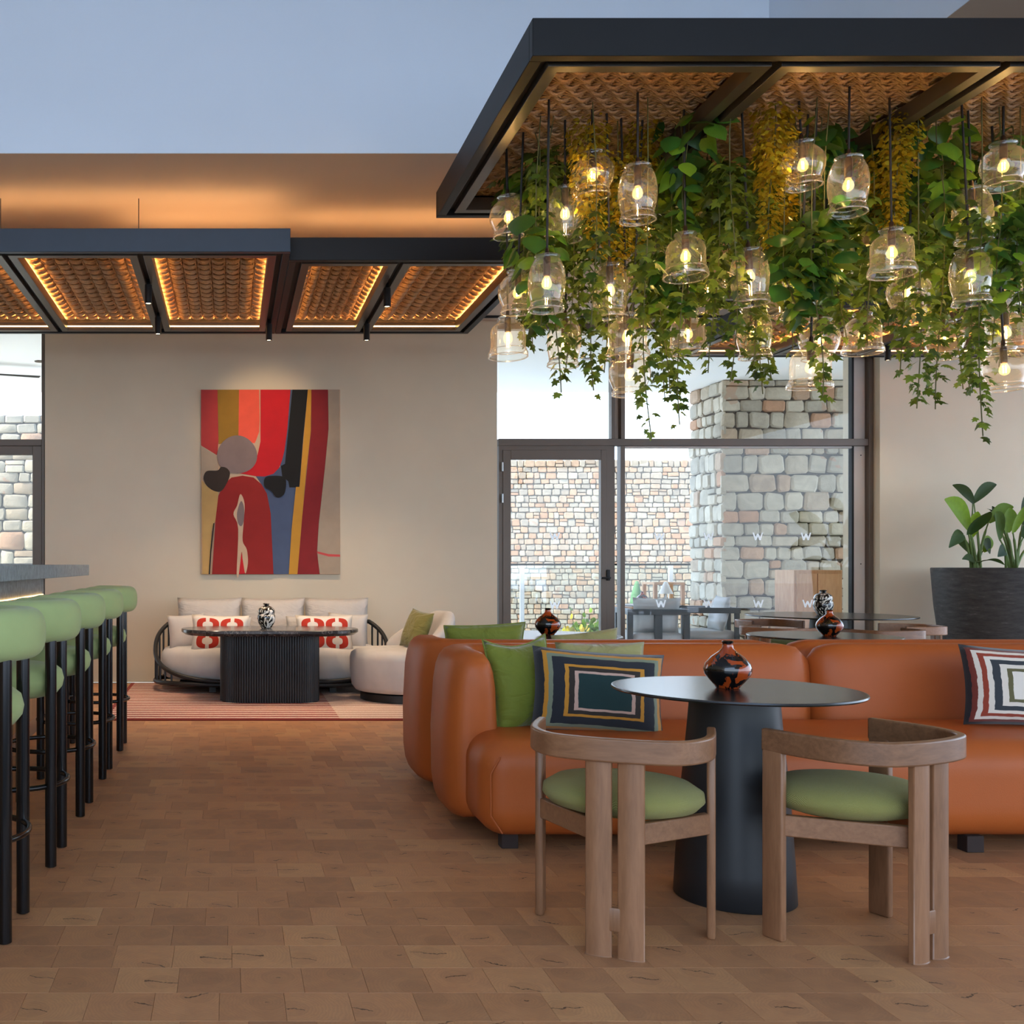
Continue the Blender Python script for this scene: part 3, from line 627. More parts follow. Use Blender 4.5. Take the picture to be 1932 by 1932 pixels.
PEND = [(958,408,'globe',5.4),(1066,403,'barrel',5.05),(1118,328,'globe',4.93),(1203,364,'barrel',4.75),(1222,432,'cloche',5.5),(1293,482,'cloche',4.9),(1412,522,'barrel',4.85),
        (978,550,'globe',5.2),(1032,534,'barrel',4.81),(1150,548,'barrel',5.0),(958,636,'cloche',5.4),(1066,645,'barrel',5.4),(1182,633,'cloche',5.0),(1190,705,'globe',5.05),
        (1303,425,'globe',5.8),(1335,545,'globe',5.5),(1298,628,'cloche',5.5),(1420,628,'barrel',5.3),(1512,310,'globe',4.84),(1601,350,'barrel',4.68),(1495,405,'barrel',5.8),
        (1440,415,'cloche',5.95),(1595,425,'cloche',5.6),(1682,475,'cloche',4.79),(1512,550,'barrel',5.0),(1468,556,'barrel',5.7),(1590,515,'globe',5.75),(1638,472,'globe',5.5),
        (1715,550,'globe',5.1),(1833,405,'barrel',4.95),(1893,312,'globe',4.89),(1828,522,'barrel',4.85),(1893,558,'barrel',5.3),(1735,590,'cloche',5.7),(1530,690,'cloche',4.95),
        (1548,640,'globe',5.3),(1628,628,'cloche',5.5),(1782,640,'globe',5.6),(1895,625,'cloche',5.2),(1893,695,'globe',5.1),(1212,520,'barrel',5.95)]
tiers = {}
for p in PEND:
    tiers.setdefault((('top' if p[1] < 380 else 'second' if p[1] < 485 else 'third' if p[1] < 600 else 'lowest'), p[2]), []).append(p)
for (tn, kind), L in tiers.items():
    L.sort(key=lambda p: p[0])
    for i, (x, y, k, Y) in enumerate(L):
        o = copy_tree(protos[kind]); h = PROF[kind][0]; loc = at(x, y, Y); loc.z += h/2; o.location = loc
        o.rotation_euler = (R.uniform(-.05, .05), R.uniform(-.05, .05), R.uniform(0, 6))
        nth = ordn(i)
        o['label'] = f'{DESC[kind]}, {nth} such from the left in the {tn} tier'
        MB().tube([(0, 0, .03), (0, 0, ZC+.10-loc.z)], .0055, 6).build('cord', M['cord'], o)
def kill(o):
    for ch in list(o.children): kill(ch)
    bpy.data.objects.remove(o)
for o in protos.values(): kill(o)

# ------------------------------------------------------------------ hanging plants
def leaf_shape(kind):
    half = {'ivy': [(0, .05), (.22, -.12), (.55, .05), (.33, .27), (.48, .60), (.20, .60), (0, 1.05)],
            'heart': [(0, .06), (.20, -.08), (.44, .04), (.52, .28), (.42, .58), (.20, .86), (0, 1.12)],
            'round': [(0, 0), (.30, .12), (.42, .45), (.28, .85), (0, 1.0)]}[kind]
    out = half+[(-x, y) for x, y in reversed(half[1:-1])]
    z = lambda x, y: -.30*abs(x)-.16*y*y+(.1 if x == 0 else 0)*.4
    mid = [(0, .3), (0, .7)]
    v = [(x, y, z(x, y)) for x, y in out]+[(0, .38, .03)]
    n = len(out); f = [(k, (k+1) % n, n) for k in range(n)]
    return np.array(v), f
LS = {k: leaf_shape(k) for k in ('ivy', 'heart', 'round')}
def leaf_meshes(kind, mat, n=3):
    out = []
    for q in range(n):
        v, f = LS[kind]; v = v.copy(); v[:, 2] += R.uniform(-.15, .1)*v[:, 1]**2+R.uniform(-.12, .12)*v[:, 0]; v[:, 0] *= R.uniform(.85, 1.1)
        me = bpy.data.meshes.new('leaf'); me.from_pydata([tuple(p) for p in v], [], f); me.update(); me.shade_smooth(); fattr(me, 'rnd', [0.0]*len(f)); me.materials.append(M[mat]); out.append(me)
    return out
LM = {'ivy': leaf_meshes('ivy', 'ivy', 4), 'pothos': leaf_meshes('heart', 'pothos', 4)}
def leaf_matrix(p, d, s_, roll):
    y = Vector(d).normalized(); x = y.cross(Vector((0, 0, 1)))
    if x.length < .05: x = Vector((1, 0, 0))
    x.normalize(); z = x.cross(y)
    m_ = Matrix((x, y, z)).transposed().to_4x4() @ Matrix.Rotation(roll, 4, 'Y')
    return Matrix.Translation(p) @ m_ @ Matrix.Scale(s_, 4)
def stuff_leaves(name, kind, mats, mat, parent):
    v0, f0 = LS[kind]; V = []; Fc = []; A_ = []
    vh = np.c_[v0, np.ones(len(v0))]
    for m_ in mats:
        b = len(V); V += [tuple(p) for p in (vh @ np.array(m_).T)[:, :3]]; Fc += [tuple(i+b for i in q) for q in f0]; A_ += [R.random()]*len(f0)
    me = bpy.data.meshes.new(name); me.from_pydata(V, [], Fc); me.update(); me.shade_smooth(); fattr(me, 'rnd', A_)
    o = link(name, me, parent, M[mat]); o['kind'] = 'stuff'; return o
def plant(kind, x, ytop, ybot, Y, label, nobj, nstuff, spread, size, name, cat, group, mat, shape):
    top = at(x, ytop, Y); L = top.z-at(x, ybot, Y).z; top.z = min(top.z, ZC+.08)
    hang = ZC+.10
    e = empty(name, (top.x, top.y, hang), label=label, cat=cat, group=group)
    dz = top.z-hang; ph = R.uniform(0, 6); sw = R.uniform(.02, .05)
    path = [Vector((sw*math.sin(ph+t_*4)*t_+.02*math.sin(ph), sw*.8*math.cos(ph*1.3+t_*3)*t_, dz*min(1, t_*8) if t_ < .125 else dz-(L)*(t_-.125)/.875)) for t_ in [k/14 for k in range(15)]]
    MB().tube([Vector((0, 0, 0))]+path[1:], .0028, 5).build('stem', M['stem'], e)
    def place(t_):
        i = min(13, int(t_*14)); f_ = t_*14-i; c = path[i].lerp(path[i+1], f_)
        a = R.uniform(0, 2*PI); r_ = spread*(1-.78*t_**1.3)*math.sqrt(R.random()) + .004
        p = c+Vector((math.cos(a)*r_, math.sin(a)*r_, R.uniform(-.03, .03)))
        d = Vector((math.cos(a)*.7, math.sin(a)*.7-.25, -R.uniform(.25, 1.1)))
        return leaf_matrix(p, d, size*R.uniform(.65, 1.25)*(1-.3*t_), R.uniform(-.7, .7))
    for q in range(nobj):
        t_ = .13+.87*(q+R.random())/nobj; o = bpy.data.objects.new('leaf', R.choice(LM[kind])); COL.objects.link(o); o.parent = e; o.matrix_local = place(t_)
    if nstuff: stuff_leaves('foliage', shape, [place(.13+.80*R.random()**1.25) for q in range(nstuff)], mat, e)
    return e
IVY = [(1045,300,742,5.0),(1075,330,702,5.2),(1118,420,735,4.85),(1145,380,705,5.1),(1222,430,826,4.8),(1283,420,800,5.0),(1250,380,745,5.2),(1345,330,705,5.0),(1382,300,722,4.8),(1425,330,690,5.1),
       (1445,380,715,5.3),(1500,400,660,5.0),(1542,430,752,4.8),(1585,330,640,5.3),(1640,380,650,5.0),(1700,360,705,5.0),(1732,430,772,4.85),(1770,360,772,5.1),(1803,330,735,5.3),(1852,380,822,4.8),
       (1830,400,745,5.1),(1875,300,655,5.2),(1925,350,600,4.9),(1010,300,625,5.2),(985,320,640,5.5)]
IVY.sort()
for i, (x, y0, y1, Y) in enumerate(IVY):
    ln = 'very long' if y1 > 760 else 'long' if y1 > 700 else 'shorter'
    plant('ivy', x, y0, y1, Y, f'{ln} trailing ivy strand, {ordn(i) if i < 20 else ordn(len(IVY)-1-i)} of the trailing strands from the {"left" if i < 20 else "right"}', 34, 70, .095, .058, 'trailing_ivy', 'ivy', 'trailing ivy strands under the canopy', 'ivy', 'ivy')
FILL = [(1000+i*49+R.uniform(-14, 14), R.uniform(225, 330), R.uniform(540, 655), (5.75, 5.35, 5.95)[i % 3]) for i in range(20)]
for i, (x, y0, y1, Y) in enumerate(FILL):
    plant('ivy', x, y0, y1, Y, f'bushy dark ivy plant deep in the canopy, {ordn(i)} bush from the left', 34, 170, .17, .068, 'bushy_ivy', 'ivy', 'bushy ivy deep in the canopy', 'ivy', 'ivy')
POT = [(1012,320,420,5.5),(1075,270,400,5.7),(1292,205,400,4.95),(1345,215,380,5.4),(1262,255,430,5.4),(1405,260,420,5.6),(1545,225,360,5.0),(1600,235,420,5.4),(1655,245,420,5.1),(1565,390,560,4.85),(1490,470,600,4.9),
       (1775,230,430,5.0),(1740,300,520,5.3),(1815,330,520,5.4),(1905,220,380,5.1),(1885,380,560,4.9),(1020,430,620,5.0),(1275,470,600,5.1)]
POT.sort()
for i, (x, y0, y1, Y) in enumerate(POT):
    plant('pothos', x, y0, y1, Y, f'broad heart-leaved trailing plant, {ordn(i)} of its kind from the left of canopy', 30, 14, .15, .105, 'hanging_pothos', 'hanging plant', 'heart-leaved plants in the canopy', 'pothos', 'heart')
GOLD = [(1120,235,500,4.95),(1205,225,480,5.1),(1165,300,530,5.05),(1455,205,480,4.85),(1480,260,440,5.05),(1690,215,440,4.9),(1668,300,430,5.05)]
for i, (x, y0, y1, Y) in enumerate(sorted(GOLD)):
    plant('ivy', x, y0, y1, Y, f'golden-yellow small-leaved hanging spray, {ordn(i)} golden one from the left', 0, 760, .105, .029, 'golden_spray', 'hanging plant', 'golden sprays in the canopy', 'gold', 'round')

# ------------------------------------------------------------------ bar
bar = empty('bar_counter', (-2.0, 4.5, 0), label='grey concrete topped bar with lit oak plank front', cat='bar counter')
def rb(mb): mb.v = [(x+2.0, y-4.5, z) for x, y, z in mb.v]; return mb
rb(MB().box(-2.3, -1.15, .6, 8.40, 1.092, 1.1785)).build('worktop', M['concrete'], bar, 30, .004)
rb(MB().box(-2.2, -1.385, .7, 7.66, .955, 1.092)).build('apron', M['concrete'], bar, 30)
rb(MB().box(-2.2, -1.40, .7, 7.60, .12, .955)).build('bar_body', M['oak_bar'], bar, 30)
rb(MB().box(-2.15, -1.37, .7, 7.62, 0, .12)).build('kick_plate', M['steel'], bar, 30)
rb(MB().box(-1.384, -1.376, .7, 7.6, .957, .963)).build('led_strip', M['led'], bar, 30)
for i in range(33):
    y = .72+i*.21; rb(MB().box(-1.40, -1.345+R.uniform(-.002, .002), y, y+.206, .125, .95)).build('plank', M['oak_bar'], bar, 30, .002)

# ------------------------------------------------------------------ bar stools
st = empty('bar_stool', (0, 0, 0)); tag(st, 'x', 'bar stool', 'green felt bar stools along the bar')
for x, y, h in ((.165, -.14, .92), (.165, .14, .92), (-.175, -.14, .70), (-.175, .14, .70)):
    MB().lathe([(.016, 0), (.0225, .004), (.0225, h)], 18, (x, y)).build('leg', M['black_tube'], st)
MB().tube([(.212*math.cos(a)-.003, .212*math.sin(a), .315) for a in [2*PI*k/48 for k in range(48)]], .0105, 10, closed=True).build('footrest_ring', M['black_tube'], st, 180)
n_ = 40; pts = []; rad = []
for k in range(n_+1):
    a = math.radians(-118+236*k/n_); pts.append((.196*math.cos(a), .205*math.sin(a), .958)); q = min(k, n_-k)/5
    rad.append(1.0 if q >= 1 else max(.06, math.sqrt(max(0, 1-(1-q)**2))))
MB().tube(pts, rad, 28, sxz=(.068, .083), sq=.74).build('backrest', M['felt'], st, 180)
MB().lathe([(.005, .648), (.12, .650), (.165, .662), (.188, .69), (.194, .72), (.185, .755), (.16, .775), (.10, .786), (.005, .788)], 36).build('seat', M['felt'], st, 180)
SY = [3.36, 4.17, 4.98, 5.82, 6.68]
SL = ['nearest the camera, cut by the photo edge', 'second from the camera', 'in the middle of the row of five', 'second from the far end', 'at the far end next to the rug']
for i, y in enumerate(SY):
    o = st if i == 0 else copy_tree(st); o.location = (-.868, y, 0); o.rotation_euler = (0, 0, R.uniform(-.03, .03)); o['label'] = 'green felt bar stool with round back, '+SL[i]

# ------------------------------------------------------------------ wooden armchairs
def chair_proto():
    c = empty('dining_chair', (0, 0, 0)); tag(c, 'x', 'chair', 'curved-back wooden chairs with green seats')
    W, D = .262, .30                                       # half width; front legs at y=+D, rear slabs at y=0
    def ubar(z0, z1, th, pts, ext, name, mat):
        P = smooth_pts(pts, 8); V = []; f = []
        for i, p in enumerate(P):
            tn = (P[min(i+1, len(P)-1)]-P[max(i-1, 0)]).normalized(); n = Vector((-tn.y, tn.x, 0))
            V += [p+n*th/2+Vector((0, 0, z0)), p-n*th/2+Vector((0, 0, z0)), p-n*th/2+Vector((0, 0, z1)), p+n*th/2+Vector((0, 0, z1))]
        for i in range(len(P)-1):
            for k in range(4): f.append((i*4+k, i*4+(k+1) % 4, i*4+4+(k+1) % 4, i*4+4+k))
        f += [(3, 2, 1, 0), tuple(len(V)-4+k for k in range(4))]
        return MB().add(V, f).build(name, M[mat], c, 40, .006, 3)
    arc = [(-W, D+.03, 0), (-W, .18, 0), (-W+.018, .08, 0), (-W+.075, -.005, 0), (-W+.165, -.035, 0), (0, -.042, 0), (W-.165, -.035, 0), (W-.075, -.005, 0), (W-.018, .08, 0), (W, .18, 0), (W, D+.03, 0)]
    ubar(.588, .660, .026, arc, 0, 'back_rail', 'walnut_x')
    for s_ in (-1, 1):
        MB().sbox(.013, .036, .30, .008, (s_*W, D-.008, .30), 2, 2).build('front_leg', M['walnut'], c)
        prof = [(s_*(.008+.076*k/6), -.030-.010*(1-((k-3)/3.0)**2)*1.0) for k in range(7)]+[(s_*(.084-.076*k/6), -.012) for k in range(7)]
        n = len(prof); V = [(x, y, z) for z in (.0, .595) for x, y in prof]
        f = [tuple(range(n)), tuple(range(2*n-1, n-1, -1))]+[(k, (k+1) % n, n+(k+1) % n, n+k) for k in range(n)]
        if s_ < 0: f = [q[::-1] for q in f]
        m_ = MB().add(V, [q[::-1] for q in f]); m_.build('rear_leg', M['walnut'], c, 40, .003)
        a, b = Vector((s_*.02, -.012, .33)), Vector((s_*(W-.01), D-.03, .33)); tn = (b-a).normalized(); nn = Vector((-tn.y, tn.x, 0))*.014
        V = [a+nn, a-nn, b-nn, b+nn]; V += [p+Vector((0, 0, .066)) for p in V]
        MB().add(V, [(0,3,2,1),(4,5,6,7),(0,1,5,4),(1,2,6,5),(2,3,7,6),(3,0,4,7)]).build('stretcher', M['walnut_x'], c, 30, .004)
    MB().sbox(.06, .009, .036, .004, (0, -.024, .115), 2, 2).build('leg_bridge', M['walnut'], c)
    MB().lathe([(.005, .392), (.17, .394), (.222, .41), (.246, .436), (.243, .462), (.205, .487), (.12, .500), (.005, .503)], 40, (0, .232), sx=1.0, sy=.90).build('seat_cushion', M['seat_green'], c, 180)
    return c
ch0 = chair_proto()
def put_chair(o, x, y, heading, label):                   # heading: degrees clockwise of +Y
    o.location = (x, y, 0); o.rotation_euler = (0, 0, -math.radians(heading)); o['label'] = label
CH = [(1.164, 3.125, 25, 'wooden chair seen from behind, left of the black pedestal table'), (2.075, 3.105, -25, 'wooden chair with curved rail turned left, right of the pedestal table'),
      (4.40, 8.55, 62, 'wooden chair in front of the window at the left of the big far table'), (5.28, 8.14, -5, 'wooden chair backing onto the near side of the big far table'),
      (6.02, 8.85, -80, 'wooden chair at the right end of the big far table by the planter'), (5.0, 9.86, 170, 'wooden chair behind the big far table, against the window')]
for i, q in enumerate(CH): put_chair(ch0 if i == 0 else copy_tree(ch0), *q)

# ------------------------------------------------------------------ tables and vases
def round_table(x, y, r, label, h=.74, rb0=.20, rt=.145):
    t_ = empty('round_table', (x, y, 0), label=label, cat='table', group='black round pedestal tables')
    MB().lathe([(r*.86, h-.016), (r-.004, h-.011), (r, h-.006), (r-.002, h-.0005), (r-.006, h), (r-.016, h), (r*.3, h)], 96).build('tabletop', M['table_black'], t_, 30)
    MB().lathe([(rb0-.004, 0), (rb0, .004), (rb0*.97, .12), (rb0*.9, .33), (rb0*.82, .5), (rt*1.05, .63), (rt, h-.017)], 56).build('pedestal', M['table_base'], t_, 50)
    return t_
round_table(1.79, 3.674, .412, 'black round pedestal table in front of the orange sofa')
round_table(1.97, 6.45, .45, 'black round table behind the green cushions, before the glass door')
round_table(3.68, 6.42, .43, 'black round table directly behind the orange sofa, with a rust vase')
round_table(5.2, 8.98, .66, 'large black round table by the window, with the patterned vase')
VP1 = [(.036, 0), (.040, .003), (.042, .008), (.060, .028), (.076, .050), (.080, .068), (.074, .088), (.054, .112), (.030, .130), (.019, .142), (.017, .158), (.020, .166), (.016, .168), (.012, .160)]
VP2 = [(.040, 0), (.050, .01), (.072, .05), (.082, .085), (.078, .112), (.070, .125), (.074, .132), (.076, .15), (.066, .172), (.045, .188), (.026, .195), (.022, .205), (.032, .214), (.026, .218), (.012, .210)]
def vase(x, y, z, prof, mat, label, s_=1.0):
    v_ = MB().lathe([(r*s_, q*s_) for r, q in prof], 36).build('vase', M[mat], None, 60); v_.location = (x, y, z); tag(v_, label, 'vase', 'glazed vases on the tables'); return v_
vase(1.77, 3.68, .74, VP1, 'vase_o', 'squat rust and black vase on the table before the orange sofa')
vase(1.98, 6.45, .74, VP1, 'vase_o', 'squat rust and black vase on the table before the glass door', 1.0)
vase(3.68, 6.35, .74, VP1, 'vase_o', 'squat rust and black vase on the table behind the orange sofa', .97)
vase(5.16, 9.0, .74, VP2, 'vase_b', 'black and white patterned vase on the big table by the window')
vase(.308, 8.9, .632, VP2, 'vase_b', 'black and white patterned vase on the fluted oval table', .98)

# ------------------------------------------------------------------ cushions
def pillow_mesh(name, hw, hh, th, mat, n=14, pinch=.07, sag=0):
    V = []; f = []; UV = {}; idx = {}
    for sd in (1, -1):
        for i in range(n+1):
            for j in range(n+1):
                u, v = -1+2*i/n, -1+2*j/n; edge_ = abs(u) == 1 or abs(v) == 1
                if edge_ and (i, j, 1) in idx and sd < 0: idx[(i, j, -1)] = idx[(i, j, 1)]; continue
                x = hw*u*(1-pinch*(1-v*v)*abs(u)); z = hh*v*(1-pinch*(1-u*u)*abs(v))-sag*(1-u*u)*(v > 0)*v*v
                d = th*((1-abs(u)**2.6)*(1-abs(v)**2.6))**.55*(1+.05*math.sin(5*u+3*v))
                idx[(i, j, sd)] = len(V); UV[len(V)] = (u, v); V.append((x, -sd*d, z))
    for sd in (1, -1):
        for i in range(n):
            for j in range(n):
                q = [idx[(i, j, sd)], idx[(i+1, j, sd)], idx[(i+1, j+1, sd)], idx[(i, j+1, sd)]]; f.append(tuple(q if sd > 0 else q[::-1]))
    me = bpy.data.meshes.new(name); me.from_pydata(V, [], f); me.update(); me.shade_smooth()
    L = me.uv_layers.new(name='blk')
    for lp in me.loops: L.data[lp.index].uv = UV[lp.vertex_index]
    me.materials.append(M[mat]); return me
def pillow(loc, hw, hh, th, mat, label, rx=-.2, rz=0.0, ry=0.0, group=None, pinch=.07, sag=0, cat='cushion', piping=None, name='cushion'):
    o = link(name, pillow_mesh(name, hw, hh, th, mat, 14, pinch, sag)); o.location = loc
    o.matrix_world = Matrix.Translation(loc) @ Matrix.Rotation(rz, 4, 'Z') @ Matrix.Rotation(rx, 4, 'X') @ Matrix.Rotation(ry, 4, 'Y')
    tag(o, label, cat, group)
    if piping:
        n = 20; P = []
        for s_ in range(4):
            for k in range(n):
                a = -1+2*k/n; u, v = ((a, -1), (1, a), (-a, 1), (-1, -a))[s_]
                P.append((hw*u*(1-pinch*(1-v*v)*abs(u)), 0, hh*v*(1-pinch*(1-u*u)*abs(v))-sag*(1-u*u)*(v > 0)*v*v))
        MB().tube(P, .004, 6, closed=True).build('piping', M[piping], o, 180)
    return o

# ------------------------------------------------------------------ orange sofas, back to back
def sweep_pad(path, hw, z0, z1, name, mat, parent, capL=6, n=22):
    """A padded back: a rounded upright section carried along a plan path, closing softly at both ends."""
    P = [Vector(p) for p in path]; V = []; f = []; N = len(P)
    L = [0]
    for i in range(1, N): L.append(L[-1]+(P[i]-P[i-1]).length)
    for i, p in enumerate(P):
        tn = (P[min(i+1, N-1)]-P[max(i-1, 0)]).normalized(); nr = Vector((-tn.y, tn.x, 0))
        e = min(L[i], L[-1]-L[i]); R_ = .16; q = min(1, e/R_); s_ = math.sqrt(max(0, 1-(1-q)**2))*.97+.03
        for k in range(n):
            a = 2*PI*k/n; ca, sa = math.cos(a), math.sin(a)
            xx = math.copysign(abs(ca)**.62, ca)*hw*(.35+.65*s_); zz = math.copysign(abs(sa)**.42, sa)
            lean = .03*zz
            hz = (z1-z0)/2; sc_z = (.80+.20*s_)
            V.append(p+nr*(xx*(1-.12*max(0, zz))+lean*0)+Vector((0, 0, (z0+hz)+(zz*hz*sc_z))))
    for i in range(N-1):
        for k in range(n): f.append((i*n+k, i*n+(k+1) % n, (i+1)*n+(k+1) % n, (i+1)*n+k))
    f += [tuple(range(n-1, -1, -1)), tuple(range((N-1)*n, N*n))]
    return MB().add(V, f).build(name, M[mat], parent, 180)
def sofa(label, flip):
    s_ = empty('leather_sofa', (1.0, 5.12, 0), PI if False else 0, label=label, cat='sofa', group='orange leather sofas standing back to back')
    if flip: s_.scale = (1, -1, 1)
    # local y: 0 at the joint between the two sofas, negative towards the sitter
    seat = MB().sbox(1.85, .36, .20, .115, (1.87, -.58, .262), 6, 5).build('seat', M['orange'], s_, 180)
    MB().tube([(.09, -.938, .40), (.055, -.93, .33), (.055, -.93, .16), (.10, -.935, .09)], .0035, 6).build('seam', M['orange'], seat)
    def dens(P, n=40): return smooth_pts(P, n//max(1, len(P)-1)+4)
    arm = dens([(.075, -.64, 0), (.06, -.48, 0), (.06, -.30, 0), (.10, -.185, 0), (.21, -.135, 0), (.5, -.12, 0), (1.2, -.12, 0), (1.78, -.12, 0)])
    sweep_pad(arm, .124, .055, .80, 'back_cushion', 'orange', s_)
    sweep_pad(dens([(1.79, -.12, 0), (2.3, -.12, 0), (2.9, -.12, 0), (3.55, -.125, 0), (3.66, -.17, 0), (3.70, -.28, 0), (3.71, -.5, 0)]), .112, .06, .80, 'back_cushion', 'orange', s_)
    for x, y in ((.16, -.80), (2.05, -.86), (3.5, -.80), (.2, -.2), (3.5, -.2)):
        MB().box(x-.035, x+.035, y-.03, y+.03, 0, .068).build('foot', M['dark_foot'], s_, 30, .003)
    return s_
sofa('orange leather sofa facing the camera behind the round table', False)
sofa('orange leather sofa turned to the window, only its back and end showing', True)
def pw(px_, py_, Y): return at(px_, py_, Y)
pillow(pw(985, 1290, 4.66), .165, .215, .075, 'velvet', 'bright green velvet cushion in the corner of the orange sofa', -.22, .30, -.06, piping='velvet', sag=.03)
pillow(pw(1135, 1275, 4.72), .21, .155, .06, 'velvet_light', 'pale green cushion tucked behind the dark printed cushion', -.15, .05, 0, sag=.0)
pillow(pw(1127, 1306, 4.52), .285, .185, .075, 'print_teal', 'dark printed cushion with nested teal, pink and mustard rectangles', -.20, -.06, .07, pinch=.06)
pillow(pw(1935, 1297, 4.62), .28, .18, .07, 'print_white', 'white printed cushion with black and rust nested stripes at the right edge', -.18, -.05, .05)
pillow(pw(914, 1222, 5.55), .22, .13, .06, 'velvet', 'green velvet cushion showing over the left end of the orange sofas', .15, .04, -.04, piping='velvet')
pillow(pw(1105, 1232, 5.55), .18, .12, .055, 'velvet_light', 'pale green cushion corner peeking over the sofa below the blue-grey tabletop', .15, 0, -.12)

# ------------------------------------------------------------------ lounge corner
rug = MB().box(-.98, 2.9, 7.80, 10.2, 0.0005, .012).build('striped_rug', M['rug'], None, 30, .003); tag(rug, 'red and cream striped rug under the grey sofa and fluted table', 'rug')
LZ = .0125
sp_ = empty('spindle_sofa', (.385, 9.72, LZ), label='grey upholstered sofa with black spindle frame against the wall', cat='sofa')
def ring_pt(a):                     # plan outline, squarish oval
    ca, sa = math.cos(a), math.sin(a); return (1.09*math.copysign(abs(ca)**.72, ca), .47*math.copysign(abs(sa)**.82, sa))
base = [(*ring_pt(2*PI*k/72), .085) for k in range(72)]
MB().tube(base, .022, 10, closed=True).build('base_rail', M['black_wood'], sp_, 180)
MB().box(-.85, .85, -.36, .36, .06, .10).build('base_panel', M['black_wood'], sp_, 30)
def rail_z(y): q = max(0, min(1, (y+.45)/.74)); return .115+.50*q**1.15
top_ = [];
for k in range(97):
    a = -PI/2+2*PI*k/96; x, y = ring_pt(a); top_.append((x, y, rail_z(y)))
MB().tube(top_[:-1], .021, 10, closed=True).build('top_rail', M['black_wood'], sp_, 180)
for k in range(96):
    x, y, z = top_[k]
    if (k % 2 == 0) and z > .17 and (abs(x) > .55 or k % 4 == 0): MB().tube([(x, y, .085), (x, y, z)], .0095, 7).build('spindle', M['black_wood'], sp_)
for x in (-.55, .55):
    for y in (-.25, .25): MB().box(x-.03, x+.03, y-.03, y+.03, 0, .07).build('foot', M['black_wood'], sp_, 30)
V = []; f = []; zs_ = [(.6, .115), (.90, .118), (.945, .15), (.955, .24), (.95, .33), (.92, .385), (.85, .412), (.6, .42), (.02, .422)]
for q_, z in zs_: V += [(ring_pt(2*PI*k/72)[0]*q_, ring_pt(2*PI*k/72)[1]*q_, z) for k in range(72)]
for j in range(len(zs_)-1):
    for k in range(72): f.append((j*72+k, j*72+(k+1) % 72, (j+1)*72+(k+1) % 72, (j+1)*72+k))
MB().add(V, f).build('seat_cushion', M['grey_fabric'], sp_, 180)
for i, (cx, lb) in enumerate(((395, 'left'), (515, 'middle'), (635, 'right'))):
    pillow(at(cx, 1187, 9.92), .31, .305, .13, 'grey_fabric2', f'large grey linen back cushion, {lb} of three on the spindle sofa', -.14, 0, 0, 'grey back cushions on the spindle sofa', .055)
pillow(at(352, 1192, 9.62), .175, .165, .07, 'grey_fabric', 'small grey cushion at the left end of the spindle sofa', -.2, .22, -.05)
pillow(at(437, 1195, 9.66), .175, .165, .06, 'grey_fabric', 'small grey cushion half hidden behind the left red-motif cushion', -.2, -.1, .05)
pillow(at(575, 1195, 9.66), .175, .165, .06, 'grey_fabric2', 'small grey cushion behind the right red-motif cushion, near the vase', -.2, .1, 0)
pillow(at(655, 1192, 9.62), .185, .175, .07, 'grey_fabric', 'small grey cushion at the right end of the spindle sofa', -.2, -.15, .05)
pillow(at(415, 1196, 9.42), .265, .175, .065, 'print_red', 'white cushion with red ring motif on the left of the spindle sofa', -.2, -.04, .02)
pillow(at(612, 1196, 9.42), .265, .175, .065, 'print_red', 'white cushion with red ring motif on the right of the spindle sofa', -.2, .03, 0)
ft = empty('oval_table', (.337, 8.9, LZ), label='oval dark stone topped table on a black fluted base', cat='table')
t = NT('dark_marble'); co = t.coord('Object'); n1 = t.noise(co, 3, 6, .7, 2.5)
M['marble'] = t.done(t.pbr(t.ramp(n1, [(.40, S(40, 38, 38)), (.49, S(56, 54, 54)), (.5, S(132, 124, 118)), (.51, S(52, 50, 50)), (.65, S(70, 66, 64))]), .2))
def stadium(hw, hd, n=16):
    P = []
    for s_, a0 in ((1, -PI/2), (-1, PI/2)):
        for k in range(n+1): a = a0+PI*k/n; P.append((s_*(hw-hd)+hd*math.cos(a), hd*math.sin(a)))
    return P
def slab(P0, zs, n=None):
    V = []; f = []; n = len(P0)
    for sc_, z in zs: V += [(x*(1+sc_/abs(max(p[0] for p in P0))), y*(1+sc_/max(p[1] for p in P0)), z) for x, y in P0]
    for j in range(len(zs)-1):
        for k in range(n): f.append((j*n+k, j*n+(k+1) % n, (j+1)*n+(k+1) % n, (j+1)*n+k))
    return V, f+[tuple(range(n-1, -1, -1)), tuple(range((len(zs)-1)*n, len(zs)*n))]
MB().add(*slab(stadium(.76, .34), [(-.035, .568), (0, .592), (0, .612), (-.004, .618), (-.02, .618), (-.1, .618)])).build('tabletop', M['marble'], ft, 30)
P = stadium(.42, .2, 40); Pd = []
per = [0]
for i in range(1, len(P)+1): per.append(per[-1]+math.dist(P[i-1], P[i % len(P)]))
NR = 100
for i in range(NR*6):
    s_ = per[-1]*i/(NR*6); k = max(j for j in range(len(per)-1) if per[j] <= s_); u = (s_-per[k])/max(1e-9, per[k+1]-per[k])
    a, b = P[k], P[(k+1) % len(P)]; x, y = a[0]+(b[0]-a[0])*u, a[1]+(b[1]-a[1])*u
    tx, ty = b[0]-a[0], b[1]-a[1]; l_ = math.hypot(tx, ty) or 1; bump_ = .007*abs(math.sin(PI*i/6))
    Pd.append((x+ty/l_*bump_, y-tx/l_*bump_))
MB().add(*slab(Pd, [(0, 0), (0, .568)])).build('fluted_base', M['fluted'], ft, 60)
ac = empty('lounge_chair', (1.49, 8.99, LZ), math.radians(14), label='round pale grey swivel armchair beside the fluted table', cat='armchair')
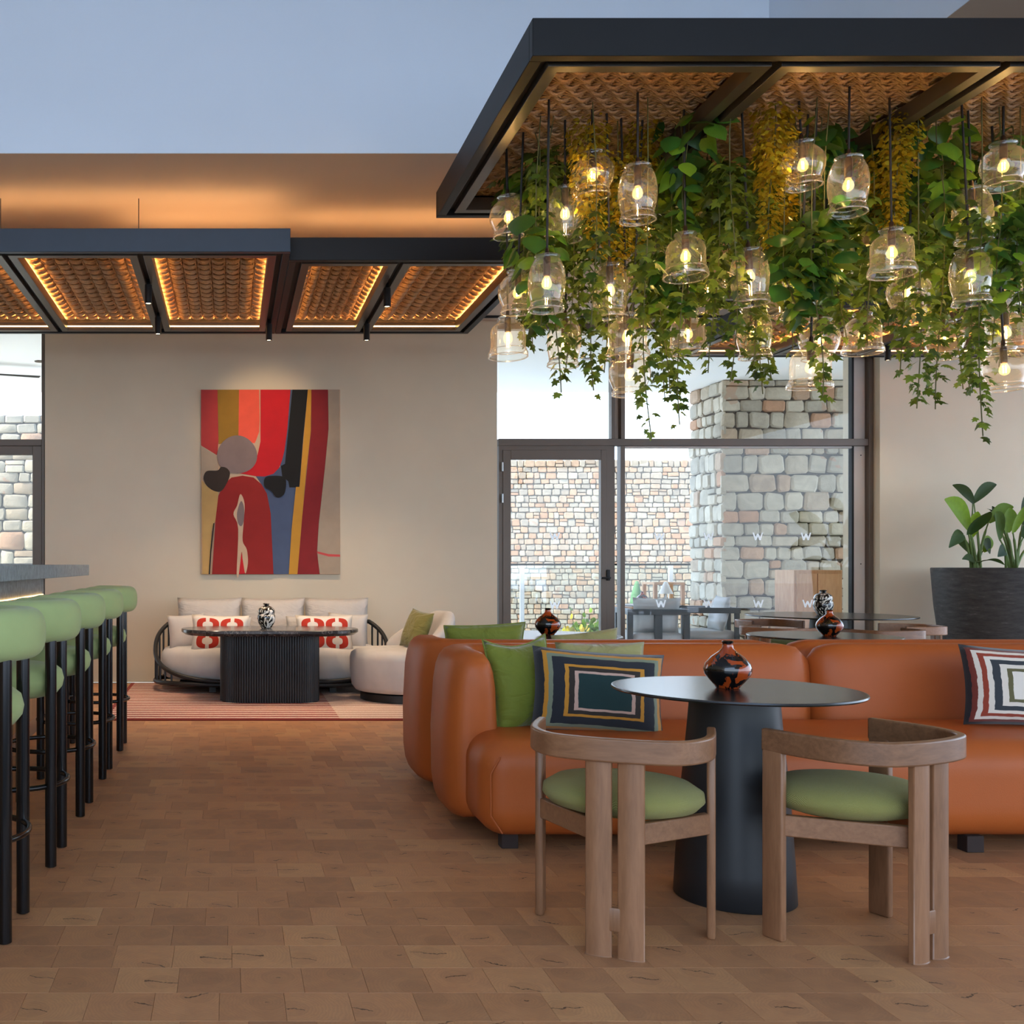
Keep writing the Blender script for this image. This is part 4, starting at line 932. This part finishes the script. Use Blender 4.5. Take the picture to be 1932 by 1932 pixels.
MB().lathe([(.34, 0), (.36, .005), (.36, .065), (.34, .07)], 40).build('plinth', M['black_wood'], ac)
MB().lathe([(.30, .07), (.40, .085), (.435, .13), (.45, .25), (.452, .36), (.44, .405), (.40, .432), (.30, .442), (.01, .446)], 48).build('seat', M['grey_fabric'], ac, 180)
n = 36; V = []; f = []; m = 18
for k in range(n+1):
    a = math.radians(-88+176*k/n); e = min(k, n-k)/(n/2); hgt = .10+.30*min(1, e*1.25)**.75
    rr_ = .355; tk = .07*min(1, .25+e*2)
    for j in range(m):
        b = 2*PI*j/m; cb, sb = math.cos(b), math.sin(b)
        r_ = rr_+math.copysign(abs(cb)**.7, cb)*tk+.05*(.5+.5*sb)*hgt/.4; z_ = .36+hgt/2+math.copysign(abs(sb)**.6, sb)*hgt/2
        V.append((r_*math.cos(a), r_*math.sin(a), z_))
for k in range(n):
    for j in range(m): f.append((k*m+j, (k+1)*m+j, (k+1)*m+(j+1) % m, k*m+(j+1) % m))
f += [tuple(range(m)), tuple(range((n+1)*m-1, n*m-1, -1))]
MB().add(V, f).build('backrest', M['grey_fabric'], ac, 180)
pillow(at(786, 1188, 8.97), .17, .175, .07, 'olive', 'olive green cushion leaning on the round grey armchair', -.35, -1.15, .1)

# ------------------------------------------------------------------ the tufted artwork
AY = WB-.004
ax = lambda zx: px(350+zx/4.83, AY); az = lambda zy: pz(710+zy/4.83, AY)
art = MB().box(ax(140), ax(1408), AY-.022, AY, az(1805), az(124)).build('wall_hanging', M['art_tan'], None, 30, .004); tag(art, 'red abstract tufted wall hanging with grey disc and dark stripes', 'wall art')
ell = [(470+182*math.cos(2*PI*k/40)+8*math.sin(4*PI*k/40), 715+172*math.sin(2*PI*k/40)) for k in range(40)]
def rnd_poly(P, n=5): return [(q.x, q.y) for q in smooth_pts([Vector((x, y, 0)) for x, y in P], n, True)]
PATCH = [('blue', [(940,126),(985,126),(960,800),(1010,1000),(940,1803),(790,1803),(770,1250),(700,1000),(640,912),(860,830)]), ('pinkred', [(142,126),(292,126),(300,600),(290,722),(142,632)]), ('goldb', [(292,126),(487,126),(482,600),(302,620)]),
         ('coral', [(487,126),(670,126),(675,400),(670,510),(645,580),(630,612),(482,600)]), ('red', [(682,126),(955,126),(925,500),(900,680),(878,770),(850,840),(800,890),(720,915),(640,912),(490,885),(600,800),(655,720),(682,600)]),
         ('black', [(972,126),(1113,126),(1070,560),(1035,1015),(945,1015),(935,960),(880,915),(868,820),(905,800),(925,600)]), ('gold', [(1113,126),(1145,126),(1140,500),(1100,850),(1060,1300),(1018,1803),(940,1803),(965,1400),(1005,1010),(1037,1010),(1075,560)]),
         ('dred', [(1145,126),(1295,126),(1300,480),(1265,850),(1210,1350),(1195,1600),(1220,1803),(1018,1803),(1060,1300),(1105,850),(1142,500)]), ('greige', [(1297,126),(1398,126),(1406,1803),(1222,1803),(1197,1600),(1212,1350),(1267,850),(1302,480)]),
         ('pink', [(1195,1595),(1300,1620),(1406,1625),(1406,1645),(1300,1642),(1200,1614)]), ('greige', [(142,640),(290,730),(300,860),(190,865),(165,930),(150,960)]), ('tang', [(150,950),(200,1010),(300,1060),(280,1300),(240,1400),(215,1803),(155,1803)]),
         ('arch', [(242,1803),(275,1300),(300,1090),(345,990),(420,925),(520,908),(620,925),(690,985),(740,1070),(775,1250),(800,1803)]), ('mauve', ell), ('brown', rnd_poly([(165,930),(195,868),(290,862),(325,830),(375,840),(405,885),(385,960),(330,1045),(265,1048),(195,1000)])),
         ('black', rnd_poly([(715,950),(745,915),(850,910),(905,930),(915,990),(900,1070),(860,1105),(820,1100),(780,1050),(720,1010)])), ('tan', rnd_poly([(500,1075),(538,1165),(528,1350),(520,1500),(558,1580),(568,1700),(545,1798),(524,1700),(510,1600),(488,1798),(466,1798),(480,1390),(437,1260),(470,1180)], 4)),
         ('mauve', rnd_poly([(505,1140),(533,1200),(530,1320),(505,1368),(475,1330),(470,1240)])), ('black', [(255,1340),(264,1340),(236,1600),(224,1803),(212,1803),(226,1600)]), ('red', [(511,1605),(540,1795),(486,1803)])]
for i, (m_, P) in enumerate(PATCH):
    th = .0225+.0012*i
    MB().prism([(ax(x), az(y)) for x, y in P], AY-.02, AY-th-.003).build('tufted_patch', M['art_'+m_], art, 30)

# ------------------------------------------------------------------ planter at the right wall
pot = empty('planter_pot', (7.12, 9.55, 0), label='large dark tapered planter against the right wall', cat='planter')
MB().lathe([(.40, 0), (.42, .01), (.47, .4), (.52, .8), (.545, 1.14), (.54, 1.15), (.50, 1.15), (.495, 1.08)], 56, cap1=False).build('pot', M['pot'], pot, 60)
MB().lathe([(.497, 1.085), (.2, 1.095), (.01, 1.10)], 32, cap0=False).build('soil', M['soil'], pot)
def broad_leaf(base, tip, wd, fold_=.25, droop=.12, n=9):
    b, t_ = Vector(base), Vector(tip); ax_ = t_-b; L = ax_.length; d = ax_.normalized()
    s_ = d.cross(Vector((.25, -1, .2))).normalized(); up = s_.cross(d); V = []; f = []
    for i in range(n+1):
        q = i/n; c = b+ax_*q+Vector((0, 0, -droop*L*(2*q-1)**2+droop*L*(1 if q < .5 else 1)*1.0))*1-up*0
        w_ = wd*(math.sin(PI*min(1, q*.92+.06)))**.8*(1-.25*q)
        for e in (-1, -.5, 0, .5, 1): V.append(c+s_*(e*w_)+up*(abs(e)*w_*fold_))
    for i in range(n):
        for k in range(4): f.append((i*5+k, i*5+k+1, i*5+6+k, i*5+5+k))
    return V, f
PPY = 9.5
def potted(name, label, root, leaves, light=()):  # light: indices of leaves coloured as if lit from behind
    e = empty(name, (*root, 1.09), label=label, cat='plant', group='broad-leaved plants in the dark planter')
    o_ = Vector((*root, 1.09))
    for li, ((bx_, by_), (tx, ty), wd, dy) in enumerate(leaves):
        b, t_ = at(bx_, by_, PPY+dy), at(tx, ty, PPY+dy*2.0-.03); b.y = root[1]+dy*.8
        V, f = broad_leaf(b-o_, t_-o_, wd*1.35); lf = MB().add(V, f).build('leaf', M['bop_backlit' if li in light else 'bop'], e, 180); fattr(lf.data, 'rnd', [0.0]*len(lf.data.polygons))
        s0 = Vector((R.uniform(-.04, .04), R.uniform(-.04, .04), -.02)); b0 = b-o_
        MB().tube(smooth_pts([s0, s0.lerp(b0, .55)+Vector((0, 0, .05)), b0], 5), [.011]*8+[.006]*3, 6).build('stalk', M['greenstem'], lf).parent = e
potted('broad_leaf_plant', 'tall broad-leaved plant on the left of the dark planter', (6.84, 9.5),
       [((1832,1000),(1782,942),.085,-.1),((1836,950),(1797,915),.05,.05),((1832,948),(1880,914),.045,.12),((1832,1008),(1868,965),.085,-.15),((1862,985),(1912,956),.05,.1),((1830,1015),(1845,965),.06,.0),
        ((1822,1010),(1790,1033),.05,-.12),((1830,1045),(1795,1012),.04,.05),((1852,1020),(1868,1045),.05,.1),((1842,1062),(1815,1055),.03,-.1),((1856,1060),(1895,1066),.04,-.14),((1850,1040),(1872,1018),.05,.15)], (0, 5))
potted('broad_leaf_plant', 'dense broad-leaved plant on the right of the dark planter, by the edge', (7.18, 9.5),
       [((1890,1018),(1878,966),.07,-.1),((1900,1005),(1905,958),.07,0),((1915,1005),(1932,955),.07,-.12),((1885,1000),(1872,955),.045,.1),((1900,1040),(1882,1050),.045,-.1),((1930,1015),(1965,970),.07,0),((1940,1030),(1985,1005),.06,.1),((1925,990),(1945,930),.06,.12),((1882,985),(1862,960),.03,.15)])

# ------------------------------------------------------------------ terrace outside
rl = empty('glass_railing', (5.0, 15.5, 0), label='glass terrace railing with thin dark top rail outside the window', cat='railing')
MB().box(-9, 9, -.02, .02, 1.165, 1.195).build('top_rail', M['black_metal'], rl, 30); MB().box(-9, 9, -.006, .006, .08, 1.165).build('glass_panel', M['rail_glass'], rl, 30)
for x in (-.63, 1.6, 3.8): MB().box(x-.03, x+.03, -.02, .02, 0, 1.165).build('post', M['white_plastic'], rl, 30)
def out_chair(x, y, heading, label):
    c = empty('terrace_chair', (x, y, 0), -math.radians(heading), label, 'chair', 'grey framed terrace chairs')
    W, D = .29, .28
    for sx_, sy_ in ((-1, -1), (1, -1), (-1, 1), (1, 1)): MB().box(sx_*W-.03, sx_*W+.03, sy_*D-.022, sy_*D+.022, 0, .64).build('leg', M['out_frame'], c, 30, .004)
    MB().box(-.04, .04, -D-.02, -D+.02, 0, .64).build('rear_slab', M['out_frame'], c, 30, .004)
    MB().add([(a, b, z) for z in (.64, .70) for a, b in ((-W-.03, D+.03), (-W-.03, -D-.03), (W+.03, -D-.03), (W+.03, D+.03), (W-.02, D+.03), (W-.02, -D+.02), (-W+.02, -D+.02), (-W+.02, D+.03))],
             [(0,1,6,7),(1,2,5,6),(2,3,4,5),(8,15,14,9),(9,14,13,10),(10,13,12,11)]+[(k, 8+k, 8+(k+1) % 8, (k+1) % 8) for k in range(8)]).build('arm_rail', M['out_frame'], c, 30)
    MB().box(-W, W, -D, D, .30, .335).build('seat_frame', M['out_frame'], c, 30)
    MB().sbox(W-.03, D, .055, .04, (0, 0, .39), 3, 3).build('seat_cushion', M['out_cush'], c, 180)
    b_ = link('back_cushion', pillow_mesh('back_cushion', .25, .21, .07, 'out_cush', 10), c); b_.location = (0, -D+.10, .62); b_.rotation_euler = (.22, 0, 0)
    return c
out_chair(4.62, 11.35, 8, 'grey terrace chair with cushions seen from behind outside the window')
out_chair(5.36, 11.75, -82, 'grey terrace chair seen side-on beside the stone pillar')
tt = round_table(5.0, 12.35, .38, 'small dark terrace table between the grey chairs', .70, .05, .05); tt['group'] = 'terrace tables'
vase(4.86, 12.2, .70, VP1, 'vase_o', 'rust vase outside on the small terrace table', .95)
tl = empty('terrace_lamp', (5.2, 12.35, .70), label='white cone-shaped table lamp on the terrace table', cat='lamp')
MB().lathe([(.05, 0), (.05, .02), (.012, .04), (.012, .13)], 16).build('stand', M['white_plastic'], tl); MB().lathe([(.085, .13), (.02, .27), (.005, .275)], 20).build('shade', M['white_plastic'], tl)
for x, y, h, lb in ((5.42, 12.95, .93, 'tall wooden lantern frame on the terrace beside the pillar'), (5.0, 13.05, .62, 'low wooden lantern frame on the terrace behind the table')):
    ln = empty('wooden_lantern', (x, y, 0), label=lb, cat='lantern')
    for sx_ in (-1, 1):
        for sy_ in (-1, 1): MB().box(sx_*.17-.02, sx_*.17+.02, sy_*.17-.02, sy_*.17+.02, 0, h).build('post', M['out_wood'], ln, 30)
    MB().ring(-.19, .19, -.19, .19, .06, h, h+.03).build('top_frame', M['out_wood'], ln, 30); MB().box(-.15, .15, -.15, .15, .03, .28).build('box_base', M['out_wood'], ln, 30)
cb = empty('oak_cabinet', (6.1, 11.35, 0), label='pale oak cabinet standing outside at the right edge of the window', cat='cabinet')
MB().box(-.02, .5, -.2, .2, 0, 1.12).build('carcass', M['out_wood'], cb, 30, .004); MB().box(0, .22, -.215, -.2, .03, 1.08).build('door', M['out_wood'], cb, 30, .003); MB().box(.23, .48, -.215, -.2, .03, 1.08).build('door', M['out_wood'], cb, 30, .003)
cs = empty('column_cactus', (6.35, 16.2, -1.5), label='green column cactus standing beyond the glass railing', cat='cactus')
MB().tube(smooth_pts([(0, 0, 0), (.01, 0, 1.2), (.0, 0, 1.9), (.02, 0, 2.42)], 5), [.09]*12+[.085, .075, .05, .02], 12).build('trunk', M['cactus'], cs, 180)
for x, y, z, s_, lb in ((5.25, 16.0, -.2, .34, 'pale yellow-green shrub beyond the railing, seen through the glass door'), (6.1, 17.5, -.1, .3, 'small grey-green shrub beyond the railing near the cactus')):
    sh = empty('garden_shrub', (x, y, -1.5), label=lb, cat='shrub'); mats = []
    for k in range(420):
        p = Vector((R.gauss(0, s_*.5), R.gauss(0, s_*.5), 1.5+z+R.gauss(0, s_*.45))); mats.append(leaf_matrix(p, (p.x, p.y, .3+R.random()), .09, R.uniform(-1, 1)))
    stuff_leaves('foliage', 'round', mats, 'gold' if s_ > .32 else 'ivy', sh); MB().tube([(0, 0, 0), (0, 0, 1.4+z)], .02, 6).build('stem', M['stem'], sh)
fan = empty('ceiling_fan', (-2.95, 12.6, CE), label='dark ceiling fan under the terrace soffit, left window', cat='fan')
MB().lathe([(.02, -.18), (.07, -.17), (.07, -.10), (.015, -.08), (.015, 0)], 16).build('motor', M['black_metal'], fan)
for k in range(3):
    a = 2*PI*k/3+.35; c_, s_ = math.cos(a), math.sin(a)
    MB().add([(c_*r_-s_*w_, s_*r_+c_*w_, -.13+z_) for z_ in (0, .008) for r_, w_ in ((.06, -.035), (.62, -.06), (.62, .05), (.06, .03))], [(0,3,2,1),(4,5,6,7),(0,1,5,4),(1,2,6,5),(2,3,7,6),(3,0,4,7)]).build('blade', M['black_metal'], fan, 30)
for x, y, lb in ((-2.3, 12.45, 'in the left window'), (3.85, 12.3, 'above the glass door'), (4.25, 12.3, 'beside the window mullion')):
    d_ = MB().lathe([(.06, CE-.01), (.062, CE-.005), (.062, CE)], 20).build('recessed_light', M['flange']); d_.location = (x, y, 0); tag(d_, 'small round grey light recessed in the terrace soffit '+lb, 'light', 'recessed terrace lights')
